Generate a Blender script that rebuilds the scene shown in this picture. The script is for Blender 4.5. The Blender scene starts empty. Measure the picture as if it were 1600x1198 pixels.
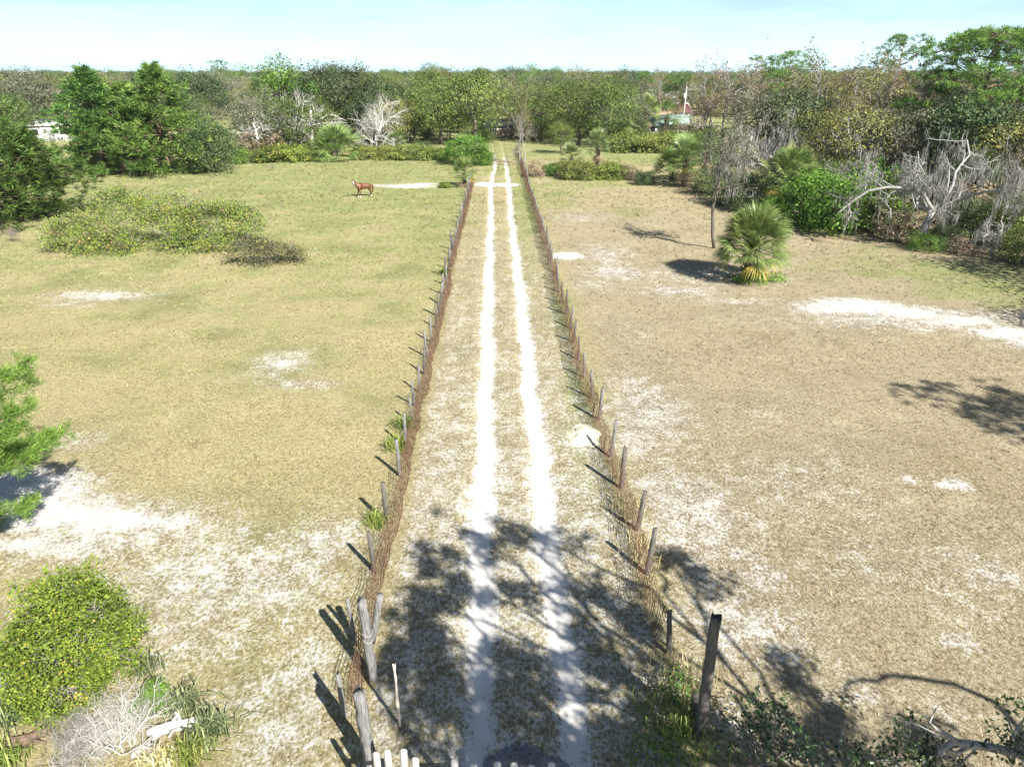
import bpy, math, random
import numpy as np
from mathutils import Vector, Matrix

# ------------------------------------------------------------------ camera, sky, sun, exposure
SC = bpy.context.scene
COL = SC.collection
H = 11.5                       # drone height in metres
FPX = 1100.0                   # focal length in pixels of the 1600 px wide photograph
PITCH = math.atan((599 - 110) / FPX)
SUN_EL = math.radians(40.0)
SHX, SHY = -0.60, 0.80         # direction in which shadows fall on the ground

cam = bpy.data.cameras.new('camera')
cam.sensor_width = 36.0
cam.lens = 36.0 * FPX / 1600.0
cam.clip_start = 0.1
cam.clip_end = 12000
camo = bpy.data.objects.new('camera', cam)
camo.location = (0, 0, H)
camo.rotation_euler = (math.pi / 2 - PITCH, 0, 0)
COL.objects.link(camo)
SC.camera = camo

W = bpy.data.worlds.new('World')
SC.world = W
W.use_nodes = True
wn, wl = W.node_tree.nodes, W.node_tree.links
wn.clear()
wo = wn.new('ShaderNodeOutputWorld')
bg = wn.new('ShaderNodeBackground')
sky = wn.new('ShaderNodeTexSky')
sky.sky_type = 'NISHITA'
sky.sun_disc = False
sky.sun_elevation = SUN_EL
sky.sun_rotation = math.atan2(-SHX, -SHY)
sky.altitude = 0
sky.air_density = 0.65
sky.dust_density = 0.5
sky.ozone_density = 1.0
bg.inputs['Strength'].default_value = 0.05
# thin high cloud veil, the same in every direction
tc = wn.new('ShaderNodeTexCoord')
mp = wn.new('ShaderNodeMapping')
mp.inputs['Scale'].default_value = (1.6, 1.6, 9.0)
nz = wn.new('ShaderNodeTexNoise')
nz.inputs['Scale'].default_value = 2.2
nz.inputs['Detail'].default_value = 6
nz.inputs['Roughness'].default_value = 0.55
rp = wn.new('ShaderNodeMapRange')
rp.inputs['From Min'].default_value = 0.35
rp.inputs['From Max'].default_value = 0.65
rp.inputs['To Min'].default_value = 0.016
rp.inputs['To Max'].default_value = 0.05
# haze and thin cloud look thicker towards the horizon: 1 - exp(-depth / sin(elevation))
sep = wn.new('ShaderNodeSeparateXYZ')
def wm(op, a, b=None):
    x = wn.new('ShaderNodeMath'); x.operation = op
    for k, q in enumerate((a, b)):
        if q is None: continue
        if isinstance(q, (int, float)): x.inputs[k].default_value = q
        else: wl.new(q, x.inputs[k])
    return x.outputs[0]
wl.new(tc.outputs['Generated'], sep.inputs[0])
airmass = wm('ADD', wm('MAXIMUM', sep.outputs['Z'], 0.0), 0.014)
veil = wm('SUBTRACT', 1.0, wm('EXPONENT', wm('MULTIPLY', wm('DIVIDE', rp.outputs['Result'], airmass), -1.0)))
mx = wn.new('ShaderNodeMix')
mx.data_type = 'RGBA'
mx.inputs['B'].default_value = (8.8, 12.6, 14.4, 1)
wl.new(tc.outputs['Generated'], mp.inputs['Vector'])
wl.new(mp.outputs['Vector'], nz.inputs['Vector'])
wl.new(nz.outputs['Fac'], rp.inputs['Value'])
wl.new(veil, mx.inputs['Factor'])
wl.new(sky.outputs['Color'], mx.inputs['A'])
wl.new(mx.outputs['Result'], bg.inputs['Color'])
wl.new(bg.outputs['Background'], wo.inputs['Surface'])

sun = bpy.data.lights.new('sun', 'SUN')
sun.energy = 5.0
sun.angle = math.radians(0.53)
sun.color = (1.0, 0.955, 0.88)
suno = bpy.data.objects.new('sun', sun)
sd = Vector((SHX * math.cos(SUN_EL), SHY * math.cos(SUN_EL), -math.sin(SUN_EL)))
suno.rotation_euler = sd.to_track_quat('-Z', 'Y').to_euler()
suno.location = (30, -40, 60)
COL.objects.link(suno)

SC.view_settings.view_transform = 'Standard'
SC.view_settings.look = 'None'
SC.view_settings.gamma = 1
SC.view_settings.exposure = 1.36
SC.render.resolution_x, SC.render.resolution_y = 1024, 766

# ------------------------------------------------------------------ helpers
def G(x, y, z=0.0):
    """ground point (or point at height z) seen at pixel x, y of the photograph"""
    dx = (x - 800) / FPX
    dy = (599 - y) / FPX
    Y = math.cos(PITCH) + dy * math.sin(PITCH)
    Z = -math.sin(PITCH) + dy * math.cos(PITCH)
    t = (z - H) / Z
    return dx * t, Y * t

def topz(y, Y):
    """height of the point at ground distance Y seen at pixel row y"""
    return H - Y * math.tan(PITCH - math.atan((599 - y) / FPX))

def px_per_m(Y):
    return FPX / (Y * math.cos(PITCH) + H * math.sin(PITCH))

RD = np.array([-0.0225, 1.0]); RD /= np.linalg.norm(RD)
RN = np.array([RD[1], -RD[0]])           # to the right of the drive
RO = np.array([0.45, 0.0])

def gz(x, y):
    x = np.asarray(x, float); y = np.asarray(y, float)
    v = (x - RO[0]) * RN[0] + (y - RO[1]) * RN[1]
    z = 0.025 * np.sin(x * 0.9 + 0.3 * y) + 0.02 * np.sin(y * 1.3 - 0.5 * x + 1) + 0.03 * np.sin(0.21 * x + 1.7) * np.sin(0.17 * y)
    rut = np.exp(-((np.abs(v) - 0.9) / 0.34) ** 2) * 0.06
    fade = np.clip((170 - y) / 60, 0, 1) * np.clip((90 - np.abs(x)) / 30, 0, 1)
    return (z - rut) * fade

def link(o, parent=None):
    COL.objects.link(o)
    if parent is not None:
        o.parent = parent
    return o

def tag(o, label=None, cat=None, group=None, kind=None):
    if label: o['label'] = label
    if cat: o['category'] = cat
    if group: o['group'] = group
    if kind: o['kind'] = kind
    return o

def empty(name, loc, rz=0, sc=1.0):
    o = bpy.data.objects.new(name, None)
    o.empty_display_size = 0.3
    o.location = loc
    o.rotation_euler = (0, 0, rz)
    o.scale = (sc, sc, sc) if not isinstance(sc, tuple) else sc
    return link(o)

def mesh(name, V, T, mat, attrs=None, smooth=False):
    V = np.ascontiguousarray(V, np.float32); T = np.ascontiguousarray(T, np.int32)
    me = bpy.data.meshes.new(name)
    k = T.shape[1]
    me.vertices.add(len(V)); me.vertices.foreach_set('co', V.ravel())
    me.loops.add(T.size); me.loops.foreach_set('vertex_index', T.ravel())
    me.polygons.add(len(T))
    me.polygons.foreach_set('loop_start', np.arange(0, T.size, k, dtype=np.int32))
    if smooth:
        me.polygons.foreach_set('use_smooth', np.ones(len(T), bool))
    if attrs:
        for n, a in attrs.items():
            a = np.ascontiguousarray(a, np.float32)
            if a.ndim == 1:
                me.attributes.new(n, 'FLOAT', 'POINT').data.foreach_set('value', a)
            else:
                me.attributes.new(n, 'FLOAT_COLOR', 'POINT').data.foreach_set('color', a.ravel())
    me.update(calc_edges=True)
    me.validate()
    if mat is not None:
        me.materials.append(mat)
    return me

def obj(name, me, parent=None, loc=None):
    o = bpy.data.objects.new(name, me)
    if loc is not None: o.location = loc
    return link(o, parent)

class MB:
    """collects triangles"""
    def __init__(s): s.V = []; s.T = []; s.A = []; s.n = 0
    def add(s, V, T, a=0.5):
        V = np.asarray(V, float).reshape(-1, 3); T = np.asarray(T, int).reshape(-1, 3)
        s.V.append(V); s.T.append(T + s.n); s.n += len(V)
        s.A.append(np.full(len(V), a) if np.isscalar(a) else np.asarray(a))
    def tube(s, pts, r, sides=5, a=0.5, cap=True):
        P = np.asarray(pts, float); k = len(P)
        r = np.broadcast_to(np.asarray(r, float), (k,))
        D = np.gradient(P, axis=0); D /= (np.linalg.norm(D, axis=1, keepdims=True) + 1e-9)
        m = D.mean(0)
        ref = np.array([0, 0, 1.0]) if abs(m[2]) < 0.8 else np.array([1.0, 0, 0])
        A = np.cross(D, ref); A /= (np.linalg.norm(A, axis=1, keepdims=True) + 1e-9)
        B = np.cross(D, A)
        th = np.arange(sides) * 2 * math.pi / sides
        V = P[:, None] + r[:, None, None] * (np.cos(th)[None, :, None] * A[:, None] + np.sin(th)[None, :, None] * B[:, None])
        V = V.reshape(-1, 3)
        T = []
        for i in range(k - 1):
            for j in range(sides):
                q = (j + 1) % sides
                a0, b0, a1, b1 = i * sides + j, i * sides + q, (i + 1) * sides + j, (i + 1) * sides + q
                T.append((a0, a1, b0)); T.append((b0, a1, b1))
        if cap:
            e = (k - 1) * sides
            for j in range(1, sides - 1): T.append((e, e + j + 1, e + j)); T.append((0, j, j + 1))
        s.add(V, T, a)
    def box(s, c, d, R=None, a=0.5, taper=1.0):
        c = np.asarray(c, float); d = np.asarray(d, float) / 2
        V = np.array([[x, y, z] for z in (-1, 1) for y in (-1, 1) for x in (-1, 1)], float)
        V[4:, :2] *= taper
        V *= d
        if R is not None: V = V @ np.array(R).T
        s.add(V + c, [(0, 2, 1), (1, 2, 3), (4, 5, 6), (5, 7, 6), (0, 1, 4), (1, 5, 4), (2, 6, 3), (3, 6, 7), (0, 4, 2), (2, 4, 6), (1, 3, 5), (3, 7, 5)], a)
    def poly(s, pts, faces, a=0.5): s.add(pts, faces, a)
    def leaves(s, C, D, size, aspect, rng, tint=None, fold=0.25, nrm=None):
        """diamond leaf cards at C pointing along D"""
        C = np.asarray(C, float); n = len(C)
        if nrm is not None:
            nrm = nrm / (np.linalg.norm(nrm, axis=1, keepdims=True) + 1e-9); D = D - nrm * (D * nrm).sum(1, keepdims=True)
        D = D / (np.linalg.norm(D, axis=1, keepdims=True) + 1e-9)
        R = rng.normal(size=(n, 3)) if nrm is None else nrm; S = np.cross(D, R); S /= (np.linalg.norm(S, axis=1, keepdims=True) + 1e-9)
        N = np.cross(D, S)
        L = np.broadcast_to(np.asarray(size, float), (n,))[:, None]
        w = L * aspect * 0.5
        V = np.stack([C, C + D * L * 0.5 + S * w + N * w * fold, C + D * L, C + D * L * 0.5 - S * w + N * w * fold], 1).reshape(-1, 3)
        b = (np.arange(n) * 4)[:, None]
        T = np.concatenate([b + np.array([[0, 1, 2]]), b + np.array([[0, 2, 3]])], 1).reshape(-1, 3)
        if tint is None: tint = rng.random(n)
        s.add(V, T, np.repeat(tint, 4))
    def build(s, name, mat, smooth=False):
        return mesh(name, np.concatenate(s.V), np.concatenate(s.T), mat, {'tint': np.concatenate(s.A)}, smooth)

# ------------------------------------------------------------------ materials
def newmat(name):
    m = bpy.data.materials.new(name); m.use_nodes = True
    return m, m.node_tree.nodes, m.node_tree.links, m.node_tree.nodes['Principled BSDF']

def ramp(n, stops):
    r = n.new('ShaderNodeValToRGB')
    e = r.color_ramp.elements
    while len(e) < len(stops): e.new(0.5)
    for k, (p, c) in enumerate(stops):
        e[k].position = p; e[k].color = (*c, 1)
    return r

def leafmat(name, stops, transl=0.3, objvar=0.25, rough=0.55, spec=0.25, bright=1.75):
    m, n, l, b = newmat(name)
    at = n.new('ShaderNodeAttribute'); at.attribute_name = 'tint'
    r = ramp(n, [(q, tuple(min(.6, v * bright) for v in c)) for q, c in stops]); l.new(at.outputs['Fac'], r.inputs['Fac'])
    oi = n.new('ShaderNodeObjectInfo')
    hs = n.new('ShaderNodeHueSaturation')
    mr = n.new('ShaderNodeMapRange'); mr.inputs['To Min'].default_value = 1 - objvar; mr.inputs['To Max'].default_value = 1 + objvar
    mh = n.new('ShaderNodeMapRange'); mh.inputs['To Min'].default_value = 0.485; mh.inputs['To Max'].default_value = 0.515
    mm = n.new('ShaderNodeMath'); mm.operation = 'FRACT'; mu = n.new('ShaderNodeMath'); mu.operation = 'MULTIPLY'; mu.inputs[1].default_value = 7.31
    l.new(oi.outputs['Random'], mr.inputs['Value']); l.new(mr.outputs['Result'], hs.inputs['Value'])
    l.new(oi.outputs['Random'], mu.inputs[0]); l.new(mu.outputs[0], mm.inputs[0]); l.new(mm.outputs[0], mh.inputs['Value']); l.new(mh.outputs['Result'], hs.inputs['Hue'])
    l.new(r.outputs['Color'], hs.inputs['Color'])
    l.new(hs.outputs['Color'], b.inputs['Base Color'])
    b.inputs['Roughness'].default_value = rough
    b.inputs['Specular IOR Level'].default_value = spec
    if transl > 0:
        t = n.new('ShaderNodeBsdfTranslucent'); mx = n.new('ShaderNodeMixShader'); mx.inputs['Fac'].default_value = transl
        l.new(hs.outputs['Color'], t.inputs['Color'])
        l.new(b.outputs['BSDF'], mx.inputs[1]); l.new(t.outputs['BSDF'], mx.inputs[2])
        l.new(mx.outputs['Shader'], n['Material Output'].inputs['Surface'])
    return m

def woodmat(name, c1, c2, scale=6.0, stretch=(6, 6, 0.8), rough=0.85, bump=0.4):
    m, n, l, b = newmat(name)
    tc = n.new('ShaderNodeTexCoord'); mp = n.new('ShaderNodeMapping'); mp.inputs['Scale'].default_value = stretch
    nz = n.new('ShaderNodeTexNoise'); nz.inputs['Scale'].default_value = scale; nz.inputs['Detail'].default_value = 6; nz.inputs['Roughness'].default_value = 0.7
    l.new(tc.outputs['Object'], mp.inputs['Vector']); l.new(mp.outputs['Vector'], nz.inputs['Vector'])
    r = ramp(n, [(0.32, c1), (0.68, c2)]); l.new(nz.outputs['Fac'], r.inputs['Fac'])
    l.new(r.outputs['Color'], b.inputs['Base Color']); b.inputs['Roughness'].default_value = rough; b.inputs['Specular IOR Level'].default_value = 0.2
    bp = n.new('ShaderNodeBump'); bp.inputs['Strength'].default_value = bump; bp.inputs['Distance'].default_value = 0.02
    l.new(nz.outputs['Fac'], bp.inputs['Height']); l.new(bp.outputs['Normal'], b.inputs['Normal'])
    return m

def paint(name, c, rough=0.6, dirt=0.25, scale=1.5):
    return woodmat(name, tuple(v * (1 - dirt) for v in c), c, scale, (1, 1, 1), rough, 0.05)

M = {}
M['oak'] = leafmat('oak_leaf', [(0, (0.022, 0.040, 0.010)), (0.55, (0.072, 0.104, 0.024)), (1, (0.150, 0.180, 0.048))])
M['oakdark'] = leafmat('dark_oak_leaf', [(0, (0.022, 0.040, 0.016)), (0.6, (0.052, 0.080, 0.030)), (1, (0.105, 0.130, 0.052))])
M['oakgrey'] = leafmat('mossy_oak_leaf', [(0, (0.045, 0.052, 0.030)), (0.5, (0.095, 0.100, 0.060)), (1, (0.190, 0.185, 0.135))])
M['olive'] = leafmat('olive_leaf', [(0, (0.055, 0.055, 0.016)), (0.6, (0.120, 0.118, 0.034)), (1, (0.210, 0.185, 0.060))])
M['orange'] = leafmat('autumn_leaf', bright=1.3, stops=[(0, (0.070, 0.052, 0.026)), (0.5, (0.150, 0.105, 0.046)), (1, (0.250, 0.170, 0.072))])
M['bright'] = leafmat('bright_leaf', [(0, (0.030, 0.068, 0.010)), (0.6, (0.075, 0.150, 0.022)), (1, (0.150, 0.240, 0.040))], 0.35)
M['lime'] = leafmat('lime_leaf', [(0, (0.035, 0.062, 0.010)), (0.5, (0.105, 0.170, 0.022)), (0.9, (0.19, 0.255, 0.040)), (1, (0.28, 0.25, 0.05))], 0.35)
M['pine'] = leafmat('pine_needle', [(0, (0.016, 0.036, 0.009)), (0.5, (0.052, 0.098, 0.020)), (1, (0.120, 0.180, 0.036))], 0.25)
M['pinegreen'] = leafmat('bright_pine_needle', [(0, (0.028, 0.064, 0.012)), (0.5, (0.075, 0.145, 0.024)), (1, (0.150, 0.235, 0.045))], 0.3)
M['palm'] = leafmat('palm_leaf', [(0, (0.035, 0.060, 0.018)), (0.5, (0.090, 0.130, 0.036)), (0.85, (0.185, 0.220, 0.075)), (1, (0.30, 0.26, 0.07))], 0.25, rough=0.42, spec=0.45)
M['palmgold'] = leafmat('yellow_palm_leaf', [(0, (0.13, 0.10, 0.02)), (0.5, (0.28, 0.21, 0.04)), (1, (0.42, 0.32, 0.10))], 0.25)
M['deadfrond'] = leafmat('dead_frond', [(0, (0.10, 0.075, 0.045)), (1, (0.28, 0.22, 0.14))], 0.15)
M['bramble'] = leafmat('bramble_leaf', [(0, (0.018, 0.030, 0.008)), (0.35, (0.060, 0.098, 0.018)), (0.65, (0.125, 0.158, 0.026)), (0.85, (0.190, 0.180, 0.040)), (0.94, (0.16, 0.095, 0.05)), (1, (0.12, 0.085, 0.06))], 0.3)
M['brambledry'] = leafmat('dry_bramble_leaf', [(0, (0.05, 0.045, 0.03)), (0.5, (0.105, 0.095, 0.06)), (0.8, (0.13, 0.14, 0.04)), (1, (0.22, 0.20, 0.05))], 0.3, bright=1.3)
M['hedge'] = leafmat('hedge_leaf', [(0, (0.045, 0.062, 0.016)), (0.5, (0.100, 0.122, 0.030)), (1, (0.185, 0.190, 0.050))], 0.3)
M['brown'] = leafmat('brown_leaf', [(0, (0.070, 0.050, 0.034)), (0.5, (0.150, 0.110, 0.075)), (1, (0.240, 0.185, 0.130))], 0.2)
M['redvine'] = leafmat('dry_vine', [(0, (0.060, 0.030, 0.020)), (0.6, (0.140, 0.075, 0.048)), (1, (0.230, 0.170, 0.110))], 0.1, 0.05, bright=1.0)
M['moss'] = leafmat('spanish_moss', [(0, (0.16, 0.16, 0.14)), (1, (0.36, 0.36, 0.33))], 0.25, 0.1, bright=1.0)
M['glossy'] = leafmat('glossy_leaf', [(0, (0.012, 0.026, 0.008)), (0.6, (0.030, 0.056, 0.016)), (1, (0.075, 0.115, 0.034))], 0.15, rough=0.35, spec=0.5)
M['bark'] = woodmat('bark', (0.075, 0.062, 0.050), (0.21, 0.185, 0.155), 3)
M['barkdark'] = woodmat('dark_bark', (0.035, 0.028, 0.024), (0.11, 0.090, 0.075), 3)
M['barkgrey'] = woodmat('grey_bark', (0.19, 0.18, 0.165), (0.40, 0.385, 0.36), 3)
M['barkpale'] = woodmat('pale_grey_bark', (0.16, 0.155, 0.145), (0.44, 0.43, 0.405), 5)
M['barkwhite'] = woodmat('bleached_bark', (0.36, 0.34, 0.31), (0.62, 0.60, 0.56), 3)
M['twig'] = woodmat('grey_twig', (0.15, 0.135, 0.12), (0.30, 0.28, 0.255), 3)
M['pinebark'] = woodmat('pine_bark', (0.07, 0.045, 0.032), (0.21, 0.15, 0.115), 4)
M['boots'] = woodmat('palm_boots', (0.035, 0.028, 0.022), (0.14, 0.11, 0.085), 5)
M['post'] = woodmat('weathered_post', (0.055, 0.053, 0.052), (0.29, 0.285, 0.275), 4, (14, 14, 0.9), 0.9, 0.8)
M['postdark'] = woodmat('dark_post', (0.045, 0.04, 0.036), (0.20, 0.185, 0.165), 4, (14, 14, 0.9), 0.9, 0.8)
M['picket'] = woodmat('picket_wood', (0.20, 0.19, 0.17), (0.46, 0.44, 0.40), 4, (14, 14, 1), 0.85, 0.5)
M['whitepicket'] = woodmat('white_picket', (0.34, 0.33, 0.31), (0.58, 0.57, 0.54), 4, (10, 10, 1), 0.7, 0.3)
M['rust'] = woodmat('rusty_wire', (0.080, 0.042, 0.030), (0.19, 0.105, 0.070), 8, (1, 1, 1), 0.9, 0.1)
M['steel'] = woodmat('pale_pipe', (0.36, 0.31, 0.27), (0.55, 0.50, 0.45), 4, (8, 8, 1), 0.6, 0.1)

# ------------------------------------------------------------------ ground and driveway
def gauss(x, y, cx, cy, rx, ry):
    return np.exp(-(((x - cx) / rx) ** 2 + ((y - cy) / ry) ** 2))

SAND = []     # px, py, rx, ry, strength
for a in [(1010, 640, 2.4, 5, .5), (1080, 800, 2.6, 4, .52), (1160, 980, 2.6, 2.2, .50), (980, 520, 2.0, 5, .30), (1250, 760, 4, 4, .38), (1380, 880, 5, 3, .34), (1100, 430, 7, 4, .46), (950, 400, 3, 6, .46), (1450, 500, 9, 2.4, .56), (350, 900, 5, 3, .54), (150, 830, 5, 2, .62), (120, 1000, 3, 2, .34), (1500, 900, 4, 3, .36), (160, 462, 3.6, 1.3, .62), (105, 474, 2.2, .8, .45), (440, 565, 1.7, 2.0, .55), (470, 600, 2.0, .8, .52), (425, 590, 1.0, 1.0, .45),
          (15, 770, 2.6, 1.6, .95), (80, 800, 2.4, 1.2, .9), (180, 815, 2.2, .75, .85), (260, 815, 1.6, .6, .72), (30, 850, 2.2, .6, .7), (400, 850, 2.6, 1.2, .42),
          (500, 850, 1.9, 1.9, .54), (430, 900, 2.4, 1.6, .5), (330, 1000, 2.2, 1.4, .46), (450, 1150, 1.6, 1.4, .52), (300, 930, 1.6, .9, .50), (420, 960, 2.2, 1.4, .44), (260, 985, 1.4, .7, .50), (480, 1040, 1.2, 1.8, .50), (390, 1080, 1.4, 1.0, .48), (20, 1060, .9, .7, .75), (60, 950, 1.6, 0.7, .36),
          (640, 291, 3.2, 1.5, .95), (610, 289, 3.2, .9, .75), (665, 287, 2.0, .9, .8), (120, 690, 1.5, 1.2, .45),
          (885, 400, 1.5, 1.2, .95), (960, 425, 3.0, 3.0, .52), (1060, 455, 3.6, 1.8, .52), (930, 445, 2.2, 2.0, .45), (905, 340, 4.0, 3.5, .42), (1000, 345, 4, 3, .34), (1150, 470, 3.0, 1.0, .48),
          (1290, 482, 2.4, 1.6, .72), (1340, 478, 3.0, 1.7, .86), (1420, 488, 3.0, 1.5, .78), (1500, 500, 2.6, 1.3, .74), (1580, 520, 2.6, 1.2, .80), (1640, 535, 2.6, 1.2, .80),
          (985, 690, .9, 2.6, .52), (1030, 700, 1.2, 2.5, .42), (1040, 770, 1.2, 1.8, .50), (1070, 850, 1.3, 1.6, .50), (1010, 760, .5, .9, .55), (1100, 900, 1.0, 1.2, .5), (1140, 760, 1.6, 1.6, .40), (1060, 960, .9, .9, .45),
          (1190, 900, .8, 1.0, .5), (1490, 755, .7, .4, .75), (1420, 748, .4, .3, .7), (1560, 900, .7, .9, .55), (1330, 1075, 1.4, .8, .42), (1500, 1000, .7, .5, .55), (1480, 1100, .9, .5, .42), (1130, 1130, 1.2, .9, .42), (1250, 1010, .8, .6, .45), (1300, 700, 2.0, 1.6, .33), (1200, 640, 2.5, 1.8, .32)]:
    cx, cy = G(a[0], a[1]); SAND.append((cx, cy, a[2], a[3], a[4]))
GREEN = []
for a in [(520, 280, 22, 9, .65), (610, 262, 16, 7, .75), (450, 300, 16, 8, .45), (560, 330, 16, 8, .42), (660, 330, 8, 14, .5), (300, 430, 10, 5, .22), (870, 300, 4, 14, .55), (930, 285, 8, 5, .6), (960, 330, 5, 5, .3), (880, 240, 16, 12, .75), (1010, 245, 16, 12, .75), (1480, 420, 10, 4, .6), (1560, 455, 6, 3.5, .65), (1340, 390, 9, 3.0, .35), (760, 330, 1.5, 30, .25), (820, 300, 1.6, 30, .8), (880, 480, .8, 8, .55), (905, 600, .8, 4, .55), (900, 690, .8, 2.5, .5), (920, 760, .9, 2, .4), (250, 590, 6, 3, .2), (180, 640, 3, 1.5, .22), (785, 270, 5, 12, .6), (760, 230, 12, 14, .5)]:
    cx, cy = G(a[0], a[1]); GREEN.append((cx, cy, a[2], a[3], a[4]))

def masks(x, y):
    v = (x - RO[0]) * RN[0] + (y - RO[1]) * RN[1]
    sand = np.zeros_like(x)
    for cx, cy, rx, ry, s in SAND:
        g_ = gauss(x, y, cx, cy, rx, ry); sand = np.maximum(sand, .96 * s * (.86 * g_ + .36 * np.sqrt(g_ + 1e-9)))
    # wheel tracks
    hw = np.interp(y, [0, 10, 14, 18, 26, 40, 64, 90, 110], [.34, .36, .42, .42, .36, .34, .26, .24, .2])
    off = np.interp(y, [0, 10, 20, 40, 64, 79, 96, 140], [.88, .89, .88, .89, .87, 1.0, .72, .8])
    bend = np.interp(y, [0, 80, 96, 115, 160], [0, 0, .25, .0, -1])
    wob = 0.05 * np.sin(y * 0.7) + 0.04 * np.sin(y * 1.9 + 1)
    d = np.abs(np.abs(v - bend - wob) - off)
    track = np.clip((hw + .34 - d) / .62, 0, 1.15)
    track = track * np.interp(y, [0, 98, 112, 135], [1, 1, .55, .45])
    cx, cy = G(776, 289)
    track = np.maximum(track, 1.5 * np.exp(-((x - cx) / 2.6) ** 4 - ((y - cy) / 1.3) ** 2))
    cx, cy = G(758, 287)
    track = np.maximum(track, 1.0 * gauss(x, y, cx, cy, 1.3, .9))
    verge = np.clip((3.4 - np.abs(v)) / .5, 0, 1)
    vs = np.interp(y, [0, 8, 16, 24, 40, 60, 80], [.52, .52, .54, .47, .40, .28, .08]) * verge
    sand = np.maximum(np.maximum(sand, vs), track)
    green = np.zeros_like(x)
    for cx, cy, rx, ry, s in GREEN:
        green = np.maximum(green, s * gauss(x, y, cx, cy, rx, ry))
    green = np.maximum(green, np.clip((y - 95) / 25, 0, .6))
    green = np.where(v < -3.4, np.maximum(green, np.interp(y, [0, 20, 45, 70], [.12, .20, .42, .64])), green)
    brown = np.clip((v - 3.2) / 1.2, 0, 1) * np.interp(y, [0, 20, 60, 95], [1, 1, .85, .2])
    brown = np.maximum(brown, verge * .35)
    brown = np.maximum(brown, .5 * gauss(x, y, *G(380, 320), 4, 1.2))
    return sand, green, brown, track

us = np.concatenate([[-140, -80, -30, -8], np.arange(0, 32, .22), np.arange(32, 62, .4), np.arange(62, 120, .8), np.arange(120, 200, 3), [220, 300, 500, 900, 1600, 2500]])
vh = np.concatenate([np.arange(0, 4.6, .14), np.arange(4.6, 30, .38), np.arange(30, 80, .9), [90, 120, 200, 400, 900, 1800, 2900]])
vs_ = np.concatenate([-vh[:0:-1], vh])
UU, VV = np.meshgrid(us, vs_, indexing='ij')
GX = RO[0] + UU * RD[0] + VV * RN[0]; GY = RO[1] + UU * RD[1] + VV * RN[1]
GZ = gz(GX, GY)
ms = masks(GX.ravel(), GY.ravel())
nu, nv = UU.shape
idx = np.arange(nu * nv).reshape(nu, nv)
Q = np.stack([idx[:-1, :-1], idx[:-1, 1:], idx[1:, 1:], idx[1:, :-1]], -1)
uc = (us[:-1] + us[1:]) / 2; vc = (vs_[:-1] + vs_[1:]) / 2
isroad = (np.abs(vc)[None, :] < 1.9) & (uc[:, None] > -8) & (uc[:, None] < 135)
GV = np.stack([GX, GY, GZ], -1).reshape(-1, 3)

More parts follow.
